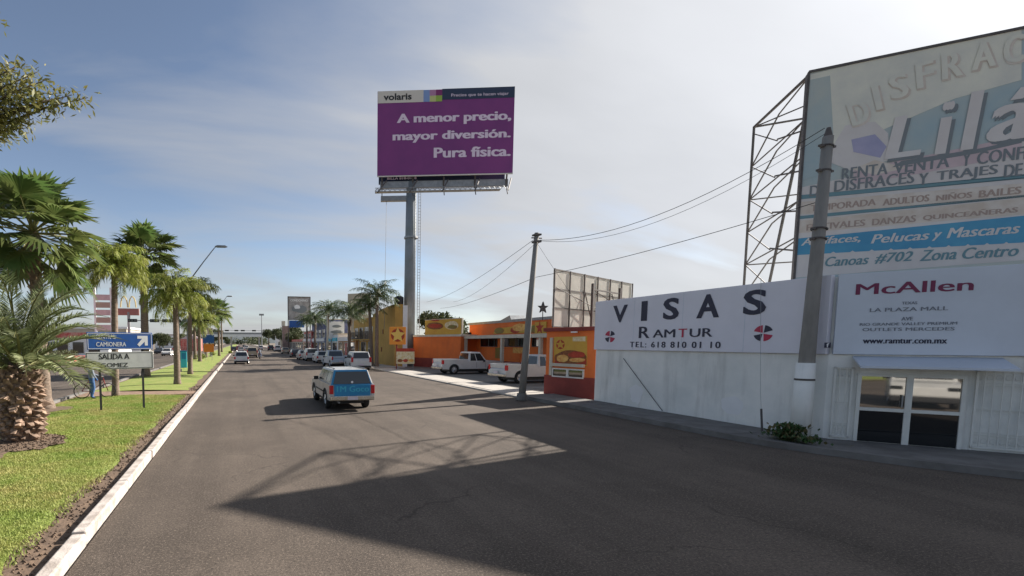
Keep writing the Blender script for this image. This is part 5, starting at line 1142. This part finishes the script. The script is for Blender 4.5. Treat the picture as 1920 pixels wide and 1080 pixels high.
pm.tube([(0, -.1, zt2-.9), (W_*.75, -.4, zb2+.4)], .02, 4).tube([(W_*.34, -.4, zt2-.8), (W_, -.1, zb2+.9)], .02, 4).box(W_*.34, W_*.7, -.46, -.4, zt2-.85, zt2-.78)
pm.build('support_posts', M['rust'], t)

# ================================================================== ORANGE RESTAURANT
A0 = gx(1040, 640, 22.6); XR = 22.6; Y0r, Y1r = 24.0, 44.8; OR = (XR, Y1r, .06); rzr = R(-90); LR = Y1r-Y0r
t = empty('restaurant', OR, rzr, 'low orange restaurant with maroon base, cream canopy and dark windows behind the parked pickups', 'restaurant')
def PR(px, py, yo=0): return onpl(px, py, OR, rzr, yo)
hz_ = PR(1000, 601)[1]
bx(0, LR, 0, 9, .9, hz_).build('wall', M['orange'], t); bx(-.03, LR+.03, -.03, 9, -.1, .9).build('plinth', M['maroon'], t)
bx(-.1, LR+.1, -.1, 9.1, hz_, hz_+.22).build('parapet', M['steel'], t)
cz0 = PR(1000, 633, -1.6)[1]; bx(-.2, LR, -1.7, 0, cz0, cz0+.28).build('canopy', M['cream'], t)
for px in (872, 940, 1012):
    u = PR(px, 640, -1.6)[0]; bx(u-.12, u+.12, -1.62, -1.4, 0, cz0).build('canopy_post', M['cream'], t)
w1 = PR(902, 648); w2 = PR(933, 637); w3 = PR(940, 648); w4 = PR(985, 636); w5 = PR(998, 648); w6 = PR(1018, 636)
ws = []
for (a, b) in ((w1, w2), (w3, w4), (w5, w6)):
    n = max(1, int((b[0]-a[0])/1.1)); ws += [(a[0]+(b[0]-a[0])*i/n, a[0]+(b[0]-a[0])*(i+1)/n, a[1]-.1, b[1]+.25) for i in range(n)]
windows(t, ws, 0, frame=M['rust'])
a = PR(926, 626, -.01); b = PR(1003, 606, -.01)
decal(t, [(a[0], a[1]), (PR(1003, 626)[0], a[1]), (PR(1003, 626)[0], b[1]-.1), (a[0]+.3, b[1]-.25)], M['yellowad'], -.03, 'banner', .03)
for i in range(3): u = a[0]+1.0+i*2.6; decal(t, ell(u, (a[1]+b[1])/2-.1, .8, .28, 16, .1, i), M['adgreen'] if i != 1 else M['adred'], -.065, 'printed_food')
decal(t, ell(PR(975, 618)[0], a[1]+.45, 1.1, .32, 16, .1, 5), M['adbun'], -.068, 'printed_food')
a = PR(1004, 626); b = PR(1023, 603); decal(t, [(a[0], a[1]), (b[0]+.2, a[1]), (b[0]+.2, b[1]), (a[0], b[1])], M['yellowad'], -.03, 'banner', .04); decal(t, star((a[0]+b[0])/2, (a[1]+b[1])/2, .55), M['adred'], -.072, 'printed_star')
a = PR(929, 671); b = PR(941, 652); decal(t, [(a[0], a[1]), (b[0], a[1]), (b[0], b[1]), (a[0], b[1])], M['adgreen'], -.004, 'poster', .03)
a = PR(962, 662); b = PR(984, 652); decal(t, [(a[0], a[1]), (b[0], a[1]), (b[0], b[1]), (a[0], b[1])], M['adbun'], -.004, 'poster', .03)
a = PR(905, 600); MB().prism([(a[0], hz_+.2), (a[0]+2.6, hz_+.2), (a[0]+2.2, hz_+.75)], 'y', 1.5, 3).build('roof_vent', M['steel'], t)
a = PR(876, 628, -.3); bx(a[0]-.3, a[0]+.3, -.35, -.01, a[1]-.2, a[1]+.25).build('wall_speaker', M['plastic'], t)
for i in range(5): bx(1.2+i*3.9, 1.32+i*3.9, -.03, -.005, .95, cz0).build('pilaster', M['orange'], t)
# star on the roof
stp = gy(1018, 577, 30); q = empty('star_vane', (stp.x, 30, hz_+.1), 0, 'dark metal star on a thin rod above the restaurant roof left of the lattice board', 'ornament')
MB().tube([(0,0,-.2), (0,0,stp.z-hz_-.1)], .03, 5).build('rod', M['rust'], q); MB().prism(star(0, stp.z-hz_-.1, .42, .17), 'y', -.06, .06).build('star', M['rust'], q)
# front wing
OG = (17.95, 48.3, .06); E_ = (20.5, 42.4); rzg = math.atan2(E_[1]-OG[1], E_[0]-OG[0]); LG = math.hypot(E_[0]-OG[0], E_[1]-OG[1])
t = empty('restaurant_wing', OG, rzg, 'plain orange side wing of the restaurant with a cream coping right of the grey column', 'restaurant')
hg = onpl(820, 629, OG, rzg)[1]
bx(0, LG, 0, 3, .95, hg-.12).build('wall', M['orange'], t); bx(-.03, LG+.03, -.03, 3, -.1, .95).build('plinth', M['maroon'], t); bx(-.06, LG+.06, -.06, 3, hg-.12, hg+.08).build('coping', M['cream'], t)
t = empty('food_banner', OG, rzg, 'yellow food banner in a cream frame on top of the restaurant wing', 'sign')
a = onpl(793, 625, OG, rzg); b = onpl(862, 597, OG, rzg)
bx(a[0], b[0], .3, .4, hg, b[1]).build('banner', M['yellowad'], t); fb = MB()
fb.box(a[0]-.04, b[0]+.04, .26, .42, b[1], b[1]+.06); fb.box(b[0], b[0]+.1, .26, .42, hg, b[1]); fb.build('frame', M['cream'], t)
for (cx, cy, rx, ry, m_, yy, sd) in ((812, 611, 16, 7, 'adbrown', .29, 1), (812, 611, 12, 4, 'adred', .28, 2), (843, 610, 13, 8, 'adwhite', .29, 3), (845, 613, 9, 4, 'adgreen', .28, 4), (812, 600, 8, 2.5, 'adred', .29, 5)):
    decal(t, [onpl(x, y, OG, rzg) for x, y in ell(cx, cy, rx, ry, 18, .08, sd)], M[m_], yy, 'printed_food')
# star pole sign
q = gp(744, 692, .14); OSg = (q.x, q.y, .12)
t = empty('star_sign', OSg, -YAW, 'square orange sign with a yellow star on a pole before the yellow building', 'sign')
def PS(px, py): return onpl(px, py, OSg, -YAW)
MB().tube([(PS(744, 650)[0], .1, 0), (PS(744, 650)[0], .1, PS(744, 640)[1])], .07, 8).build('pole', M['maroon'], t)
a = PS(730, 646); b = PS(761, 613); bx(a[0], b[0], -.1, .2, a[1], b[1]).build('panel', mat('orange_sign_face', (.85, .3, .03), .5), t, bevel=.03)
c_ = ((a[0]+b[0])/2, (a[1]+b[1])/2+.05); decal(t, ell(c_[0], c_[1], .62, .6, 24), M['adred'], -.104, 'red_disc'); decal(t, star(c_[0], c_[1], .72, .34), mat('yellow_sign_star', (.85, .55, .12), .5), -.11, 'star')
a = PS(741, 686); b = PS(775, 653)
t = empty('banner_stand', (q.x, q.y-.3, .12), -YAW, 'low food banner on legs beneath the star sign', 'sign')
bx(a[0], b[0], -.03, .03, a[1]+.2, b[1]-.3).build('banner', M['adwhite'], t); bx(a[0], b[0], -.035, .03, b[1]-.3, b[1]).build('banner_top', M['adred'], t)
for u in (a[0]+.1, b[0]-.1): MB().tube([(u, .06, 0), (u, .06, a[1]+.4)], .03, 5).build('leg', M['steel'], t)
for i in range(3): decal(t, ell(a[0]+.35+i*.5, a[1]+.5, .24, .15, 14, .1, i), M[('adbrown', 'adred', 'adbun')[i]], -.035, 'printed_food')

# ================================================================== YELLOW BUILDING AND THE SHOPS BEYOND
XY = 16.25; OY = (XY, 68.5, .1); rzy = R(-90)
def PY(px, py): return onpl(px, py, OY, rzy)
t = empty('yellow_building', OY, rzy, 'mustard yellow two-storey building with a curved parapet, balcony and black water tank', 'building')
u708 = PY(708, 600)[0]; uend = PY(751, 600)[0]; z570 = PY(745, 572)[1]; z708 = PY(708, 590)[1]; zl = PY(690, 596)[1]
pr = [(u708, -.1), (uend, -.1), (uend, z570)] + [(uend-(uend-u708)*k/8, z570-(z570-z708)*(k/8)**2) for k in range(1, 9)]
MB().prism(pr, 'y', -.6, .25).build('curved_wall', M['yellow'], t)
bx(0, u708-1.2, 0, 3.4, -.1, zl).build('wall', M['yellow'], t)
bx(uend-.3, uend+.05, .25, .75, -.1, z570-.1).build('end_wall', M['white'], t)
ul = u708
windows(t, [(.8+i*(ul-1.2)/4, .8+(i+.7)*(ul-1.2)/4, PY(690, 640)[1]+.1, PY(690, 613)[1]) for i in range(4)] + [(.8+i*(ul-1.2)/3, .8+(i+.66)*(ul-1.2)/3, .8, 2.6) for i in range(3)], -.01)
zbk = PY(690, 636)[1]; bx(.3, ul-.3, -1.0, -.01, zbk-.12, zbk).build('balcony_floor', M['yellow'], t)
rb = MB(); n = 40
for i in range(n+1): u = .3+(ul-.6)*i/n; rb.box(u-.02, u+.02, -1.0, -.96, zbk, zbk+.9)
rb.box(.3, ul-.3, -1.02, -.94, zbk+.9, zbk+.96); rb.build('balcony_railing', M['rust'], t)
uw = PY(745, 560)[0]; MB().tube([(uw-.5,.35,z570-.3), (uw-.5,.35,z570+.85), (uw-.5,.35,z570+1.0)], [.5, .5, .25], 14).build('water_tank', M['tank'], t, smooth=True)
for (px, py) in ((728, 622), (725, 655)): u, z = PY(px, py); bx(u-.15, u+.15, -.66, -.6, z-.25, z+.25).build('wall_box', M['adbrown'], t)
t = empty('roof_sign', (17.3, 76, 0), R(-38), 'cream rooftop sign with white letters above the yellow building', 'sign'); ORf = (17.3, 76, 0)
a = onpl(652, 600, ORf, R(-38)); b = onpl(694, 549, ORf, R(-38)); bx(a[0], b[0], 0, .4, 0.1, b[1]).build('panel', M['beigew'], t); c_ = onpl(679, 590, ORf, R(-38)); d_ = onpl(694, 566, ORf, R(-38))
text('EL', t, c_[0], d_[0], c_[1], d_[1], M['white'], y=-.02, bold=.04)
def shop(px0, px1, ptop, X, m, lb, label, dep=8, extra=None):
    Ya = gx(px0, 640, X).y; Yb = gx(px1, 640, X).y; o = (X, Ya, .1); t = empty('shop', o, R(-90), label, 'building'); Lh = Ya-Yb; z = onpl((px0+px1)/2, ptop, o, R(-90))[1]
    bx(0, Lh, 0, dep, -.1, z).build('wall', m, t); bx(-.05, Lh+.05, -.12, dep, z, z+.2).build('parapet', M['cream'], t)
    n = max(2, int(Lh/4)); windows(t, [(Lh*(i+.15)/n, Lh*(i+.85)/n, .5, 2.5) for i in range(n)], -.01)
    if z > 5: windows(t, [(Lh*(i+.15)/n, Lh*(i+.85)/n, 3.4, min(z-.5, 5.0)) for i in range(n)], -.01)
    if lb: bx(Lh*.05, Lh*.95, -.25, -.02, 2.7, 3.3).build('signboard', lb, t)
    return t
s_ = shop(634, 667, 636, 15.8, M['peach'], M['white'], 'peach coloured shop with a red door left of the yellow building')
bx(5.5, 7.0, -.06, -.02, -.05, 2.4).build('door', M['redw'], s_)
shop(612, 634, 628, 16.2, M['white'], M['cyan'], 'white shop behind the pale concrete post')
shop(585, 611, 603, 15.9, M['bluew'], M['white'], 'blue two-storey shopfront behind the palms')
shop(570, 584, 622, 15.6, M['redw'], M['white'], 'red and white low shop beyond the blue shopfront')
shop(541, 569, 640, 15.8, M['beigew'], M['redw'], 'beige low shop beneath the grey billboard')
Yp = gx(536, 660, 14.6).y; t = empty('stone_pillar', (14.6, Yp, .1), 0, 'tall pinkish stone pillar at the far right pavement', 'pillar'); bx(-1.1, 1.1, -1, 1, -.1, gy(536, 612, Yp).z).build('shaft', M['pinkst'], t); bx(-1.25, -.2, -.8, .8, gy(536, 612, Yp).z, gy(536, 605, Yp).z+.4).build('cap', M['cream'], t)
# grey billboard far
Yb_ = 118; a = gy(541, 600, Yb_); b = gy(581, 558, Yb_); t = empty('grey_billboard', (a.x, Yb_, 0), 0, 'distant upright billboard with a grey car advert above a blue panel', 'billboard'); Wd = b.x-a.x
bx(0, Wd, 0, .4, a.z, b.z).build('advert_panel', M['greyad'], t); fb = MB()
fb.box(-.15, 0, -.1, .5, 0, b.z+.15).box(Wd, Wd+.15, -.1, .5, 0, b.z+.15).box(-.15, Wd+.15, -.1, .5, b.z, b.z+.2); fb.build('frame', M['rust'], t)
text('CONDOMINIO', t, .5, Wd-.5, b.z-1.0, b.z-.45, M['white'], y=-.02, bold=.03); decal(t, ell(Wd*.52, a.z+2.7, 1.9, .9, 18, .2, 3), M['vdark'], -.02, 'printed_car', .02); decal(t, ell(Wd*.4, a.z+3.2, .8, .5, 12, .2, 4), M['white'], -.05, 'printed_car', .02)
z613 = gy(555, 614, Yb_).z; z601 = gy(555, 601, Yb_).z; bx(.1, Wd*.72, -.3, 0, z613, z601).build('blue_panel', M['roadblue'], t)
# white car billboard
Yc = 84; a = gy(617, 636, Yc); b = gy(645, 603, Yc); t = empty('car_billboard', (a.x, Yc, 0), R(-10), 'pale billboard with a dark car print behind the tall street palm', 'billboard')
bx(0, b.x-a.x, 0, .3, a.z, b.z).build('advert_panel', M['vwhite'], t); decal(t, ell((b.x-a.x)/2, (a.z+b.z)/2-.3, 1.0, .35, 16, .15, 2), M['vdark'], -.01, 'printed_car', .02); decal(t, ell((b.x-a.x)/2, (a.z+b.z)/2+.7, .8, .25, 16, .15, 6), M['vdark'], -.01, 'printed_car', .02)
for x in (.4, b.x-a.x-.4): bx(x-.1, x+.1, .3, .5, 0, b.z).build('post', M['steel'], t)
# pale post by the tall palm
q = gx(614, 677, 12.9+.4); t = empty('concrete_post', (q.x, q.y, .1), 0, 'pale concrete post standing in front of the tall street palm', 'post'); MB().tube([(0,0,-.1), (0,0,gy(614, 588, q.y).z)], [.2, .13], 8).build('shaft', M['cream'], t, smooth=True); bx(-.5, .5, -.05, .05, gy(614, 592, q.y).z-.1, gy(614, 592, q.y).z).build('crossarm', M['cream'], t)
# far right-hand buildings near the road end
for i, (x, y, w_, h, mk, lb) in enumerate(((24, 205, 14, 5, 'beigew', 'low beige building among the distant trees on the right'), (27, 260, 16, 6, 'white', 'pale far building near the end of the avenue on the right'), (-32, 240, 14, 6, 'white', 'pale far building near the end of the avenue on the left'))):
    t = empty('far_building', (x, y, 0), 0, lb, 'building'); bx(-w_/2, w_/2, 0, 8, 0, h).build('wall', M[mk], t); bx(-w_/2-.2, w_/2+.2, -.2, 8, h, h+.4).build('roof', M['pinkst'], t); windows(t, [(-w_/2+1+k*3, -w_/2+3+k*3, 1, 3) for k in range(4)], -.01)
